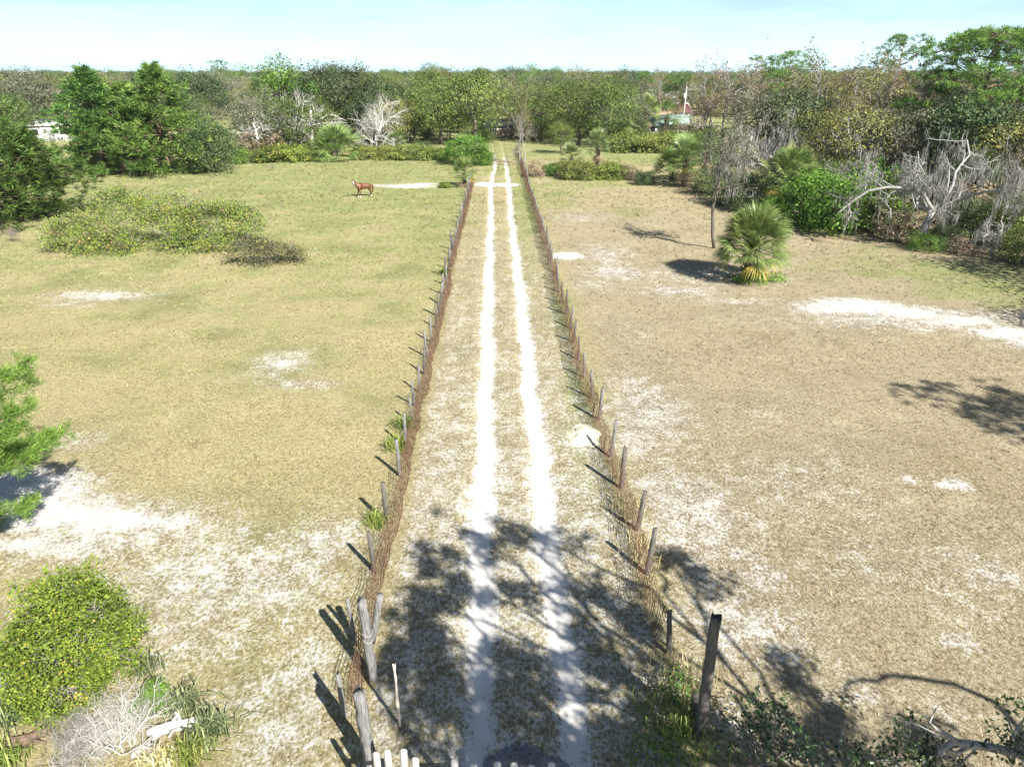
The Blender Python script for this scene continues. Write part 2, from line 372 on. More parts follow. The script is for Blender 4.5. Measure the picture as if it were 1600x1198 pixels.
def groundmat():
    m, n, l, b = newmat('pasture_ground')
    geo = n.new('ShaderNodeNewGeometry')
    def attr(k):
        a = n.new('ShaderNodeAttribute'); a.attribute_name = k; return a.outputs['Fac']
    def noise(scale, det=5, rough=.6, sc=None):
        z = n.new('ShaderNodeTexNoise'); z.inputs['Scale'].default_value = scale; z.inputs['Detail'].default_value = det; z.inputs['Roughness'].default_value = rough
        if sc:
            mp = n.new('ShaderNodeMapping'); mp.inputs['Scale'].default_value = sc; l.new(geo.outputs['Position'], mp.inputs['Vector']); l.new(mp.outputs['Vector'], z.inputs['Vector'])
        else: l.new(geo.outputs['Position'], z.inputs['Vector'])
        return z.outputs['Fac']
    def math_(op, a, b_=None, c=None):
        x = n.new('ShaderNodeMath'); x.operation = op
        for i, q in enumerate((a, b_, c)):
            if q is None: continue
            if isinstance(q, (int, float)): x.inputs[i].default_value = q
            else: l.new(q, x.inputs[i])
        return x.outputs[0]
    def mixc(f, a, b_):
        x = n.new('ShaderNodeMix'); x.data_type = 'RGBA'
        if isinstance(f, (int, float)): x.inputs['Factor'].default_value = f
        else: l.new(f, x.inputs['Factor'])
        for k, q in (('A', a), ('B', b_)):
            if isinstance(q, tuple): x.inputs[k].default_value = (*q, 1)
            else: l.new(q, x.inputs[k])
        return x.outputs['Result']
    def sm(v, lo, hi, a=0, b_=1):
        x = n.new('ShaderNodeMapRange'); x.interpolation_type = 'SMOOTHSTEP'
        x.inputs['From Min'].default_value = lo; x.inputs['From Max'].default_value = hi; x.inputs['To Min'].default_value = a; x.inputs['To Max'].default_value = b_
        l.new(v, x.inputs['Value']); return x.outputs['Result']
    nf = noise(8.0, 6, .78); nt = noise(17.0, 4, .8, (1.0, .6, 1)); nm = noise(1.7, 5, .65); nl = noise(.23, 4, .6); nx = noise(28, 3, .7); ns = noise(2.5, 5, .7, (1.0, .45, 1))
    nh = noise(.55, 4, .65)
    sand, green, brown, track = attr('sand'), attr('green'), attr('brown'), attr('track')
    s = math_('MULTIPLY_ADD', math_('SUBTRACT', nf, .5), 1.3, math_('MULTIPLY', sand, .97))
    s = math_('MULTIPLY_ADD', math_('SUBTRACT', nt, .5), 1.2, s)
    s = math_('MULTIPLY_ADD', math_('SUBTRACT', nm, .5), .75, s)
    s = math_('MULTIPLY_ADD', math_('SUBTRACT', ns, .5), .4, s)
    s = math_('MULTIPLY_ADD', math_('SUBTRACT', nh, .5), .35, s)
    sf = sm(s, .36, .86)
    straw = mixc(sm(nm, .3, .7), (0.215, 0.185, 0.079), (0.326, 0.286, 0.129))
    straw = mixc(sm(nf, .35, .65), straw, (0.415, 0.357, 0.193))
    tan = mixc(sm(nm, .3, .7), (0.202, 0.154, 0.094), (0.306, 0.251, 0.158))
    tan = mixc(sm(nf, .38, .66), tan, (0.382, 0.330, 0.226))
    grn = mixc(sm(nm, .3, .7), (0.145, 0.180, 0.055), (0.260, 0.286, 0.101))
    c = mixc(brown, straw, tan)
    c = mixc(math_('MULTIPLY', sand, .8), c, mixc(sm(nm, .35, .65), (0.212, 0.176, 0.121), (0.265, 0.251, 0.134)))
    g2 = sm(math_('MULTIPLY_ADD', math_('SUBTRACT', nl, .5), 1.7, math_('MULTIPLY_ADD', math_('SUBTRACT', nm, .5), .5, green)), .12, .72)
    c = mixc(g2, c, grn)
    c = mixc(math_('MULTIPLY', sm(nh, .55, .72), .32), c, (.52, .46, .30))
    c = mixc(math_('MULTIPLY', sm(nh, .46, .30), .38), c, (.20, .165, .085))
    c = mixc(math_('MULTIPLY', sm(nt, .50, .64), .5), c, (0.529, 0.485, 0.352))
    c = mixc(math_('MULTIPLY', sm(nt, .49, .35), .78), c, (0.106, 0.079, 0.042))  # dark specks: twiggy litter, plus tuft shadow put into the colour
    c = mixc(math_('MULTIPLY', sm(nx, .55, .75), .35), c, (0.088, 0.074, 0.042))
    c = mixc(math_('MULTIPLY', sm(math_('ADD', nl, math_('MULTIPLY', nm, .35)), .72, .9), .35), c, (0.176, 0.115, 0.071))
    sc = mixc(sm(nm, .3, .75), (0.529, 0.505, 0.467), (0.622, 0.610, 0.591))
    sc = mixc(math_('MULTIPLY', sm(nx, .58, .75), math_('SUBTRACT', .55, math_('MULTIPLY', track, .42))), sc, (0.265, 0.220, 0.159))
    c = mixc(sf, c, sc)
    l.new(c, b.inputs['Base Color'])
    b.inputs['Roughness'].default_value = .95; b.inputs['Specular IOR Level'].default_value = .1
    bp = n.new('ShaderNodeBump'); bp.inputs['Strength'].default_value = .85; bp.inputs['Distance'].default_value = .09
    hh = math_('MULTIPLY', math_('ADD', nf, math_('MULTIPLY', nx, .5)), math_('SUBTRACT', 1.0, math_('MULTIPLY', track, .7)))
    l.new(hh, bp.inputs['Height']); l.new(bp.outputs['Normal'], b.inputs['Normal'])
    return m
M['ground'] = groundmat()

def sub(name, sel):
    F = Q[sel]
    used, inv = np.unique(F.ravel(), return_inverse=True)
    return mesh(name, GV[used], inv.reshape(-1, 4), M['ground'], {k: a[used] for k, a in zip(('sand', 'green', 'brown', 'track'), ms)}, True)
tag(obj('ground', sub('ground', ~isroad)), kind='structure')
tag(obj('driveway', sub('driveway', isroad)), kind='structure')

# ------------------------------------------------------------------ field grass (nobody could count it)
def grass():
    rng = np.random.default_rng(5)
    C = []
    for y0, y1, dens in [(7.5, 20, 70), (20, 32, 34), (32, 50, 13), (50, 75, 5), (75, 105, 2)]:
        w = .80 * y1 + 6
        n = int((y1 - y0) * 2 * w * dens)
        x = rng.uniform(-w, w, n); y = rng.uniform(y0, y1, n)
        k = np.abs(x) < .78 * y + 5
        C.append(np.stack([x[k], y[k]], 1))
    C = np.concatenate(C)
    sand, green, brown, track = masks(C[:, 0], C[:, 1])
    p = np.clip(1.0 - sand * 1.25, 0.04, 1) * (track < .55)
    k = rng.random(len(C)) < p
    C, green, brown = C[k], green[k], brown[k]
    k = (brown < .8) | (rng.random(len(C)) < .55)
    C, green, brown = C[k], green[k], brown[k]
    n = len(C); B = 6
    far = np.clip(C[:, 1] / 40, .6, 2.2)
    hgt = rng.uniform(.03, .10, n) * far * (1 + .7 * (rng.random(n) < .22)) * np.where(brown > .8, 1.65, 1.15) * np.where(rng.random(n) < .012, 2.2, 1)
    ang = rng.uniform(0, 2 * math.pi, (n, B)); sp = rng.uniform(.2, 1.25, (n, B))
    root = C[:, None, :] + rng.normal(0, .022, (n, B, 2)) * far[:, None, None]
    L = hgt[:, None] * rng.uniform(.6, 1.2, (n, B))
    w = .011 * far[:, None] * np.ones((n, B))
    zz = gz(root[..., 0], root[..., 1]) - .008
    tip = np.stack([root[..., 0] + np.cos(ang) * L * sp, root[..., 1] + np.sin(ang) * L * sp, zz + L / np.sqrt(1 + sp ** 2 * .4)], -1)
    px, py = -np.sin(ang) * w, np.cos(ang) * w
    a = np.stack([root[..., 0] + px, root[..., 1] + py, zz], -1); b = np.stack([root[..., 0] - px, root[..., 1] - py, zz], -1)
    V = np.stack([a, b, tip], 2).reshape(-1, 3)
    T = np.arange(len(V)).reshape(-1, 3)
    straw = np.array([.40, .345, .165]); tan = np.array([.37, .30, .185]); grn = np.array([.19, .245, .066]); dk = np.array([.10, .072, .04])
    c = straw + (tan - straw) * brown[:, None]
    gm = np.clip(green + rng.normal(0, .12, n) + .30 * (rng.random(n) < .16), 0, 1)
    c = c + (grn - c) * gm[:, None]
    d = (rng.random(n) < .38)[:, None] * .72
    c = c + (dk - c) * d  # some tufts coloured darker, deepening the look of tuft shadows
    c = c * rng.uniform(.75, 1.2, n)[:, None]
    col = np.concatenate([np.repeat(c, B * 3, 0), np.ones((n * B * 3, 1))], 1)
    m, nn, l, bs = newmat('grass_blade')
    at = nn.new('ShaderNodeAttribute'); at.attribute_name = 'col'
    l.new(at.outputs['Color'], bs.inputs['Base Color']); bs.inputs['Roughness'].default_value = .8; bs.inputs['Specular IOR Level'].default_value = .15
    o = obj('field_grass', mesh('field_grass', V, T, m, {'col': col}))
    tag(o, 'short dry straw coloured grass tufts covering both fields', 'grass', kind='stuff')
grass()

# ------------------------------------------------------------------ plant archetypes: (crown meshes, trunk mesh, height)
def curve(a, b, rng, wob=.12, n=5, sag=0.0):
    a = np.asarray(a, float); b = np.asarray(b, float)
    t = np.linspace(0, 1, n)[:, None]
    L = np.linalg.norm(b - a)
    P = a + (b - a) * t
    P[1:-1] += rng.normal(0, wob * L / n, (n - 2, 3))
    P[:, 2] += np.sin(t[:, 0] * math.pi) * sag * L
    return P

def clumpy(wood, leaf, lobes, rng, nclump, nleaf, lsize, aspect, clump_r, up=.25, radial=False, root=(0, 0, 0), twig_r=.02, twig_p=.35, limb_r=.09, limbs=True, trunk_top=None, sag=.08, flat=.65, floor=None, tintbias=None, coh=1.0, cvar=.17):
    """leaf clumps on the shells of ellipsoid lobes (cx, cy, cz, rx, ry, rz), limbs and twigs inside"""
    tt = np.array(trunk_top if trunk_top is not None else root, float)
    LB = np.array(lobes, float)
    tot = (LB[:, 3] * LB[:, 4]).sum()
    for k, b in enumerate(LB):
        c, r = b[:3], b[3:]
        if limbs:
            wood.tube(curve(tt, c, rng, .25, 6, sag), np.linspace(limb_r, limb_r * .3, 6), 5, cap=False)
        nc = max(3, int(nclump * r[0] * r[1] / tot))
        d = rng.normal(size=(nc * 2, 3)); d[:, 2] += up
        d /= np.linalg.norm(d, axis=1, keepdims=True)
        P = c + d * r * rng.uniform(.62, 1.05, (nc * 2, 1))
        ok = np.ones(len(P), bool)
        for j, q in enumerate(LB):
            if j != k: ok &= (((P - q[:3]) / q[3:]) ** 2).sum(1) > .42
        if floor is not None: ok &= P[:, 2] > floor
        P = P[ok][:nc]; d = d[ok][:nc]
        if not len(P): continue
        for p in P[rng.random(len(P)) < twig_p]:
            wood.tube(curve(c, p, rng, .2, 4), np.linspace(twig_r, twig_r * .35, 4), 3, cap=False)
        n = len(P) * nleaf
        off = rng.normal(0, 1, (n, 3)) * clump_r * np.array([1, 1, flat])
        base = np.repeat(P, nleaf, 0)
        ctint = np.repeat(rng.normal(0, cvar, len(P)), nleaf)
        if radial:
            o = off / (np.linalg.norm(off, axis=1, keepdims=True) + 1e-6)
            o[:, 2] += .35
            C = base + o * clump_r * .15; D = o
        else:
            C = base + off
            D = rng.normal(size=(n, 3)) + np.repeat(d, nleaf, 0) * .6
        t = np.clip(.47 + (rng.beta(2, 2.2, n) - .47) * .7 + ctint + (0 if tintbias is None else tintbias), 0, 1)
        nr = None if radial else coh * np.repeat(d, nleaf, 0) + coh * np.array([0, 0, .35]) + rng.normal(0, .6, (n, 3))
        sz = lsize * rng.uniform(.6, 1.25, n)
        if floor is not None: C[:, 2] = np.maximum(C[:, 2], floor)
        leaf.leaves(C, D, sz, aspect, rng, t, nrm=nr)

def dome_lobes(rng, n, rx, h, base, spread=.62, lr=(.34, .55)):
    out = []
    cz = base + (h - base) * .48; rz = (h - base) * .5
    for i in range(n):
        a = i * 2.4 + rng.uniform(-.4, .4)
        u = math.sqrt((i + .5) / n) * spread
        z = rng.uniform(-.75, .9) * (1 - u * .65)
        r = rng.uniform(*lr) * rx
        x, y = math.cos(a) * u * rx, math.sin(a) * u * rx
        zz = cz + z * rz * .62
        rzz = min(r * .85, h - zz if h - zz > .2 * rx else .2 * rx)
        out.append((x, y, zz, r, r * rng.uniform(.85, 1.15), rzz))
    return out

def oak(seed, h=11, rx=6, base=1.8, nl=15, nclump=250, nleaf=34, ls=.31, mats=('oak', 'bark'), moss=0, trunk=True):
    rng = np.random.default_rng(seed); w, f = MB(), MB()
    tt = (rng.normal(0, .2), rng.normal(0, .2), base + (h - base) * .22)
    w.tube(curve((0, 0, -.15), tt, rng, .15, 6), np.linspace(.05 * rx + .06, .035 * rx, 6), 8)
    clumpy(w, f, dome_lobes(rng, nl, rx, h, base), rng, nclump, nleaf, ls, .62, .11 * rx, trunk_top=tt, limb_r=.024 * rx + .02, twig_r=.03)
    return dict(h=h, r=rx, crown=f.build('crown', M[mats[0]]), trunk=w.build('trunk', M[mats[1]], True))

def shrub(seed, h=3, rx=2.2, nl=9, nclump=210, nleaf=34, ls=.15, mat='bright', wood='twig', asp=.6):
    rng = np.random.default_rng(seed); w, f = MB(), MB()
    lob = dome_lobes(rng, nl, rx, h, .1, .62, (.34, .5))
    lob += [(math.cos(a) * rx * .6, math.sin(a) * rx * .6, h * .22, rx * .36, rx * .36, h * .24) for a in rng.uniform(0, 6.28, 5)]
    clumpy(w, f, lob, rng, nclump, nleaf, ls, asp, .10 * rx, limb_r=.035, twig_r=.014, floor=.03)
    return dict(h=h, r=rx, crown=f.build('foliage', M[mat]), trunk=w.build('stems', M[wood]))

def pine_young(seed, h=10, r=4.2, nb=95, mats=('pine', 'pinebark'), skirt=.06, ls=.46, tufts=12, needles=24):
    rng = np.random.default_rng(seed); w, f = MB(), MB()
    w.tube(curve((0, 0, -.15), (rng.normal(0, .15), rng.normal(0, .15), h * .97), rng, .06, 8), np.linspace(.022 * h, .02, 8), 7)
    for i in range(nb):
        t = skirt + (1 - skirt) * ((i + rng.random()) / nb) ** .85
        z = h * t * .97
        rad = r * (min(1, (1 - t) * 1.55 + .05)) * (.72 + .28 * math.sin(min(1, t / .25) * 1.57)) * rng.uniform(.62, 1.12)
        a = i * 2.39996 + rng.uniform(-.5, .5)
        e = np.array([math.cos(a) * rad, math.sin(a) * rad, z + rad * rng.uniform(-.05, .32) - .12 * rad * (t < .3)])
        e[2] = max(e[2], .15)
        P = curve((0, 0, z * .96), e, rng, .18, 6, -.07)
        w.tube(P, np.linspace(.016 * (rad + 1), .008, 6), 3, cap=False)
        nt = max(3, int(tufts * (.4 + .6 * rad / r)))
        s = rng.uniform(.28, 1.02, nt)
        seg = np.clip(s * 5, 0, 4.999); k = seg.astype(int); fr = (seg - k)[:, None]
        C = P[k] * (1 - fr) + P[np.minimum(k + 1, 5)] * fr
        lat = np.array([-math.sin(a), math.cos(a), 0])
        C += lat * (rng.normal(0, .16 if ls > .3 else .11, nt) * rad * s)[:, None] + np.stack([0 * s, 0 * s, rng.normal(0, .07 if ls > .3 else .03, nt) * rad], 1)
        C[:, 2] = np.maximum(C[:, 2], .1)
        n = nt * needles
        out = np.array([math.cos(a), math.sin(a), .55])
        D = rng.normal(size=(n, 3)) * (.62 if ls > .3 else .8) + out
        CC = np.repeat(C, needles, 0) + rng.normal(0, .09, (n, 3)) * (r / 4)
        tint = np.clip(rng.beta(2, 2, n) + np.repeat(rng.normal(0, .15, nt), needles) , 0, 1)
        f.leaves(CC, D, ls * rng.uniform(.6, 1.2, n), .15 if ls > .3 else .085, rng, tint)
    return dict(h=h, r=r, crown=f.build('crown', M[mats[0]]), trunk=w.build('trunk', M[mats[1]], True))

def pine_tall(seed, h=16, rx=5.5, base=.5, nl=17, mats=('pinegreen', 'pinebark'), nclump=240, lean=0.0, ls=.40, needles=34, flat=.34):
    rng = np.random.default_rng(seed); w, f = MB(), MB()
    top = np.array([lean * h, rng.normal(0, .3), h * .93])
    TP = curve((0, 0, -.2), top, rng, .10, 9)
    w.tube(TP, np.linspace(.019 * h, .05, 9), 8)
    lob = []
    for i in range(nl):
        t = base + (1 - base) * ((i + .5) / nl) ** .9
        a = i * 2.39996 + rng.uniform(-.5, .5)
        prof = math.sin(min(1, (t - base) / (1 - base) * 1.0 + .32) * 2.5) ** .7 if t < .985 else .2
        R = rx * max(.18, prof) * rng.uniform(.45, .85)
        st = np.array([np.interp(t * h * .93, TP[:, 2], TP[:, k]) for k in range(3)])
        st[2] = max(.3, t * h - .25 * R - .4)
        st[0] = np.interp(st[2], TP[:, 2], TP[:, 0]); st[1] = np.interp(st[2], TP[:, 2], TP[:, 1])
        c = np.array([st[0] + math.cos(a) * R, st[1] + math.sin(a) * R, min(t * h + rng.uniform(-.2, .3), h * .95)])
        w.tube(curve(st, c, rng, .30, 6, -.05), np.linspace(.009 * h * (1.2 - .6 * t), .025, 6), 5, cap=False)
        rr = rx * rng.uniform(.24, .38)
        lob.append((c[0], c[1], c[2], rr, rr, rr * flat + .15))
    for b in lob:
        clumpy(w, f, [b], rng, max(6, nclump // nl), needles, ls, .14, .30, up=.5, radial=True, limbs=False, twig_p=.8, twig_r=.025)
    return dict(h=h, r=rx, crown=f.build('crown', M[mats[0]]), trunk=w.build('trunk', M[mats[1]], True))

def grow(w, rng, p, d, L, r, lev, mx, nodes, wander=.28, up=.10, kids=(4, 6), ang=(.45, 1.0), shrink=(.5, .72), sides=(7, 5, 4, 3, 3), t0=.3):
    n = 6 if lev < 2 else 4
    P = [np.array(p, float)]; d = np.array(d, float)
    for i in range(n):
        d = d + rng.normal(0, wander, 3) * (.5 if lev == 0 else 1); d[2] += up
        d /= np.linalg.norm(d); P.append(P[-1] + d * L / n)
    P = np.array(P)
    w.tube(P, np.linspace(r, r * (.5 if lev < mx else .3), n + 1), sides[min(lev, 4)], cap=lev == 0)
    nodes.append((lev, P, d))
    if lev >= mx: return
    for i in range(rng.integers(kids[0], kids[1] + 1)):
        t = t0 + (1 - t0) * (i + rng.random()) / kids[1] if lev == 0 else rng.uniform(.25, 1)
        t = min(t, 1)
        q = t * n; k = min(int(q), n - 1); fr = q - k
        s = P[k] * (1 - fr) + P[k + 1] * fr
        pd = P[k + 1] - P[k]; pd /= np.linalg.norm(pd)
        o = np.cross(pd, rng.normal(size=3)); o /= np.linalg.norm(o)
        a = rng.uniform(*ang)
        grow(w, rng, s, pd * math.cos(a) + o * math.sin(a), L * rng.uniform(*shrink), r * rng.uniform(.42, .6) * (1 - .3 * t), lev + 1, mx, nodes, wander, up, kids, ang, shrink, sides, t0)

def hang_moss(f, nodes, rng, minlev, n, L, wd):
    pts = np.concatenate([P for lev, P, d in nodes if lev >= minlev])
    S = pts[rng.integers(0, len(pts), n)] + rng.normal(0, .05, (n, 3))
    S = S[S[:, 2] > L * .8 + .3]; n = len(S)
    for k in range(2):
        D = np.stack([rng.normal(0, .10, n), rng.normal(0, .10, n), -np.ones(n)], 1)
        f.leaves(S + rng.normal(0, .06, (n, 3)), D, L * rng.uniform(.35, 1.2, n), wd, rng, rng.random(n), .4)

def bare(seed, h=9, r=.2, levels=3, lean=(0, 0), mat='barkgrey', leafmat_=None, nleaf=0, ls=.25, moss=0, mossL=.8, mosswd=.16, kids=(5, 7), wander=.28, up=.10, trunk=.55, ang=(.45, 1.0), shrink=(.5, .72), multi=1, t0=.35, minz=0.1, lspread=.25):
    rng = np.random.default_rng(seed); w = MB(); nodes = []
    for k in range(multi):
        a = k * 2.4 + rng.random(); q = .0 if multi == 1 else .35
        grow(w, rng, (math.cos(a) * q * .4, math.sin(a) * q * .4, -.15), (lean[0] + math.cos(a) * q, lean[1] + math.sin(a) * q, 1), h * trunk * rng.uniform(.85, 1.1), r * (1 if k == 0 else .75), 0, levels, nodes, wander, up, kids, ang, shrink, t0=t0)
    V = np.concatenate(w.V); hh = V[:, 2].max()
    for a in w.V: a[:, 2] = np.maximum(a[:, 2], -.15 if a[:, 2].min() < 0 else minz)
    out = dict(h=hh, r=np.abs(V[:, 0]).max(), trunk=w.build('trunk', M[mat], True))
    if nleaf:
        f = MB()
        pts = np.concatenate([P[1:] for lev, P, d in nodes if lev >= levels])
        C = pts[rng.integers(0, len(pts), nleaf)] + rng.normal(0, lspread, (nleaf, 3))
        C[:, 2] = np.maximum(C[:, 2], .05)
        f.leaves(C, rng.normal(size=(nleaf, 3)), ls * rng.uniform(.6, 1.3, nleaf), .6, rng, np.clip(rng.beta(2, 2, nleaf), 0, 1))
        out['crown'] = f.build('crown', M[leafmat_])
    if moss:
        f = MB(); hang_moss(f, nodes, rng, 1, moss, mossL, mosswd)
        out['moss'] = f.build('hanging_moss', M['moss'])
    return out

def frond_mesh(seed, mat, L=.95, pet=1.0, nl=30, droop=.55, span=2.5, tintlo=.2, tinthi=.9):
    """fan frond: petiole along +X then leaflets, lies in the XY plane with tips hanging in -Z"""
    rng = np.random.default_rng(seed); w = MB()
    P = np.array([[0, 0, 0], [pet * .5, 0, .03 * pet], [pet, 0, 0]])
    w.tube(P, [.022, .016, .012], 3, a=.45, cap=False)
    for i in range(nl):
        a = (i / (nl - 1) - .5) * span + rng.normal(0, .03)
        ll = L * (1 - .25 * (abs(a) / (span / 2)) ** 2) * rng.uniform(.88, 1.08)
        d = np.array([math.cos(a), math.sin(a), .18 * (1 - abs(a))]); s = np.array([-math.sin(a), math.cos(a), 0])
        p0 = P[2] + np.array([.25 * math.cos(a * .4), 0, 0]) * .3
        p1 = p0 + d * ll * .55; p2 = p0 + d * ll * .85 + np.array([0, 0, -droop * ll * .22 * rng.uniform(.5, 1.5)]); p3 = p0 + d * ll + np.array([0, 0, -droop * ll * .6 * rng.uniform(.6, 1.4)])
        wd = .018 * L
        up = np.array([0, 0, .012])
        V = [p0, p1 + s * wd + up, p1 - s * wd + up, p2 + s * wd * .6, p2 - s * wd * .6, p3]
        t = np.clip(rng.uniform(tintlo, tinthi), 0, 1)
        w.add(V, [(0, 2, 1), (1, 2, 3), (2, 4, 3), (3, 4, 5)], [t, t, t, t, t, min(1, t + .1)])
    return w.build('frond', M[mat])

FR = [frond_mesh(k, 'palm', droop=.15 + .22 * k, tintlo=.2, tinthi=.84) for k in range(3)]
FRY = [frond_mesh(10 + k, 'palmgold', droop=.9) for k in range(2)]
FRD = [frond_mesh(20, 'deadfrond', droop=1.6, nl=18)]

def frond_set(rng, n, z0, kinds, elo, ehi, sc):
    out = []
    for i in range(n):
        az = i * 2.39996 + rng.uniform(-.35, .35)
        e = elo + (ehi - elo) * (i + rng.random()) / n
        out.append((kinds[rng.integers(0, len(kinds))], (0, 0, z0 + .12 * math.sin(max(e, 0))), (rng.uniform(-.5, .5), -e, az), sc * rng.uniform(.85, 1.15)))
    return out

def palm_trunk(seed, h, r):
    rng = np.random.default_rng(seed); w = MB()
    w.tube(curve((0, 0, -.15), (rng.normal(0, .1), rng.normal(0, .1), h), rng, .05, 7), np.linspace(r * 1.15, r, 7), 9)
    for i in range(int(26 * max(h, 1))):
        z = h * (.12 + .88 * i / (26 * max(h, 1))); a = i * 2.39996
        p = np.array([math.cos(a) * r, math.sin(a) * r, z])
        w.tube([p, p + np.array([math.cos(a) * r * .7, math.sin(a) * r * .7, r * 1.5])], [.055, .02], 4)
    return w.build('trunk', M['boots'])

def palm_things(name, loc, rz, sc, label, group, seed, trunk_h, n_green, n_yel, n_dead, cat='palm tree', tr=.17, fs=1.0, elo=-.45):
    rng = np.random.default_rng(seed)
    e = empty(name, loc, rz, sc); tag(e, label, cat, group)
    obj('trunk', palm_trunk(seed, trunk_h, tr), e)
    S = frond_set(rng, n_green, trunk_h, FR, elo, 1.45, fs)
    if n_yel: S += frond_set(rng, n_yel, trunk_h - .12, FRY, -.8 if elo < -.4 else -.5, -.3, fs * .95)
    if n_dead: S += frond_set(rng, n_dead, trunk_h - .25, FRD, -1.45, -.95, fs * .85)
    for me, l, r, s in S:
        o = obj('frond', me, e, l); o.rotation_euler = r; o.scale = (s, s, s)
    return e

def palm_arch(seed, trunk_h=2.2, n=34, ny=6, nd=8, fs=1.0, elo=-.5):
    """far palms: the fronds joined into one crown"""
    rng = np.random.default_rng(seed)
    S = frond_set(rng, n, trunk_h, FR, elo, 1.45, fs)
    def joined(S, mat, name):
        V, T, A, k = [], [], [], 0
        for me, l, r, s in S:
            v = np.empty(len(me.vertices) * 3, np.float32); me.vertices.foreach_get('co', v); v = v.reshape(-1, 3)
            t = np.empty(len(me.loops), np.int32); me.loops.foreach_get('vertex_index', t)
            a = np.empty(len(v), np.float32); me.attributes['tint'].data.foreach_get('value', a)
            from mathutils import Euler
            R = np.array(Euler(r).to_matrix()) * s
            v = v @ R.T + np.array(l); v[:, 2] = np.maximum(v[:, 2], .03)
            V.append(v); T.append(t.reshape(-1, 3) + k); A.append(a); k += len(v)
        return mesh(name, np.concatenate(V), np.concatenate(T), M[mat], {'tint': np.concatenate(A)})
    d = dict(h=trunk_h + 1.75 * fs, r=1.9 * fs, crown=joined(S, 'palm', 'crown'), trunk=palm_trunk(seed, trunk_h, .16))
    sk = frond_set(rng, nd, trunk_h - .2, FRD, -1.45, -.8, fs * .85)
    if nd: d['dead'] = joined(sk, 'deadfrond', 'dead_fronds')
    if ny: d['yel'] = joined(frond_set(rng, ny, trunk_h - .1, FRY, -.9, -.3, fs * .95), 'palmgold', 'yellow_fronds')
    return d

AR = {}
AR['oak'] = [oak(1), oak(2, 10, 6.4), oak(3, 12, 5.6, nl=18)]
AR['oakdark'] = [oak(11, 11, 5.4, mats=('oakdark', 'barkdark')), oak(12, 12, 6, mats=('oakdark', 'barkdark'))]
AR['oakgrey'] = [oak(21, 11, 5.6, nclump=170, mats=('oakgrey', 'bark')), oak(22, 12, 5, nclump=150, nleaf=22, mats=('oakgrey', 'bark'))]
AR['olive'] = [oak(31, 11, 5, nclump=150, nleaf=22, ls=.3, mats=('olive', 'barkgrey')), oak(32, 12, 4.6, nclump=140, nleaf=22, ls=.3, mats=('olive', 'barkgrey'))]
AR['brightoak'] = [oak(41, 12, 4.8, base=4, nl=10, nclump=120, nleaf=34, mats=('bright', 'barkgrey'))]
AR['juniper'] = [shrub(45, 6.5, 3.6, 12, 260, 26, .30, 'oakdark', 'barkdark', .4)]
AR['hard'] = [bare(51, 11, .17, 4, kids=(5, 6), trunk=.62, up=.12, ang=(.35, .8), shrink=(.45, .62), mat='barkgrey', leafmat_='orange', nleaf=1500, ls=.22),
              bare(52, 12, .18, 4, kids=(5, 6), trunk=.62, up=.12, ang=(.35, .8), shrink=(.45, .62), mat='barkgrey', leafmat_='olive', nleaf=2000, ls=.22),
              bare(53, 11, .16, 4, kids=(5, 6), trunk=.64, up=.13, ang=(.35, .75), shrink=(.45, .62), mat='barkgrey', leafmat_='brown', nleaf=700, ls=.2)]
AR['dead'] = [bare(61, 9, .22, 3, mat='barkwhite', kids=(5, 6), wander=.3, up=.05, multi=2), bare(62, 9, .24, 3, mat='barkwhite', kids=(5, 7), lean=(.25, 0), wander=.34, up=.02), bare(63, 8, .2, 3, mat='barkwhite', kids=(6, 8), multi=3, wander=.3, up=.06, t0=.2)]
AR['mossdead'] = [bare(71, 8, .2, 3, mat='barkgrey', kids=(5, 6), wander=.4, up=.03, moss=650, mossL=.55, mosswd=.1), bare(72, 9, .2, 3, mat='barkgrey', kids=(5, 6), wander=.36, up=.05, moss=650, mossL=.6, mosswd=.1)]
AR['pineyoung'] = [pine_young(81), pine_young(82, 10, 3.8), pine_young(83, 10, 4.6, skirt=.04)]
AR['pinetall'] = [pine_tall(91), pine_tall(92, 15, 5, .58)]
AR['shrub'] = [shrub(101), shrub(102, 3, 2.0), shrub(103, 3, 2.6)]
AR['shrubdark'] = [shrub(111, 3, 2.2, mat='oakdark'), shrub(112, 3, 2.5, mat='oak')]
AR['hedge'] = [shrub(121, 1.8, 2.4, mat='hedge', ls=.18), shrub(122, 1.8, 2.2, mat='bramble', ls=.18)]
AR['brown'] = [shrub(131, 2.2, 2.0, 8, 110, 20, .16, 'brown'), ]
AR['twigs'] = [bare(135, 4, .05, 3, mat='twig', kids=(5, 7), multi=5, wander=.3, up=.04, leafmat_='brown', nleaf=700, ls=.12)]
AR['palm'] = [palm_arch(141, ny=1), palm_arch(142, 3.0, 38, 0, 8), palm_arch(143, 0.5, 46, 0, 0, 1.0, -.25)]

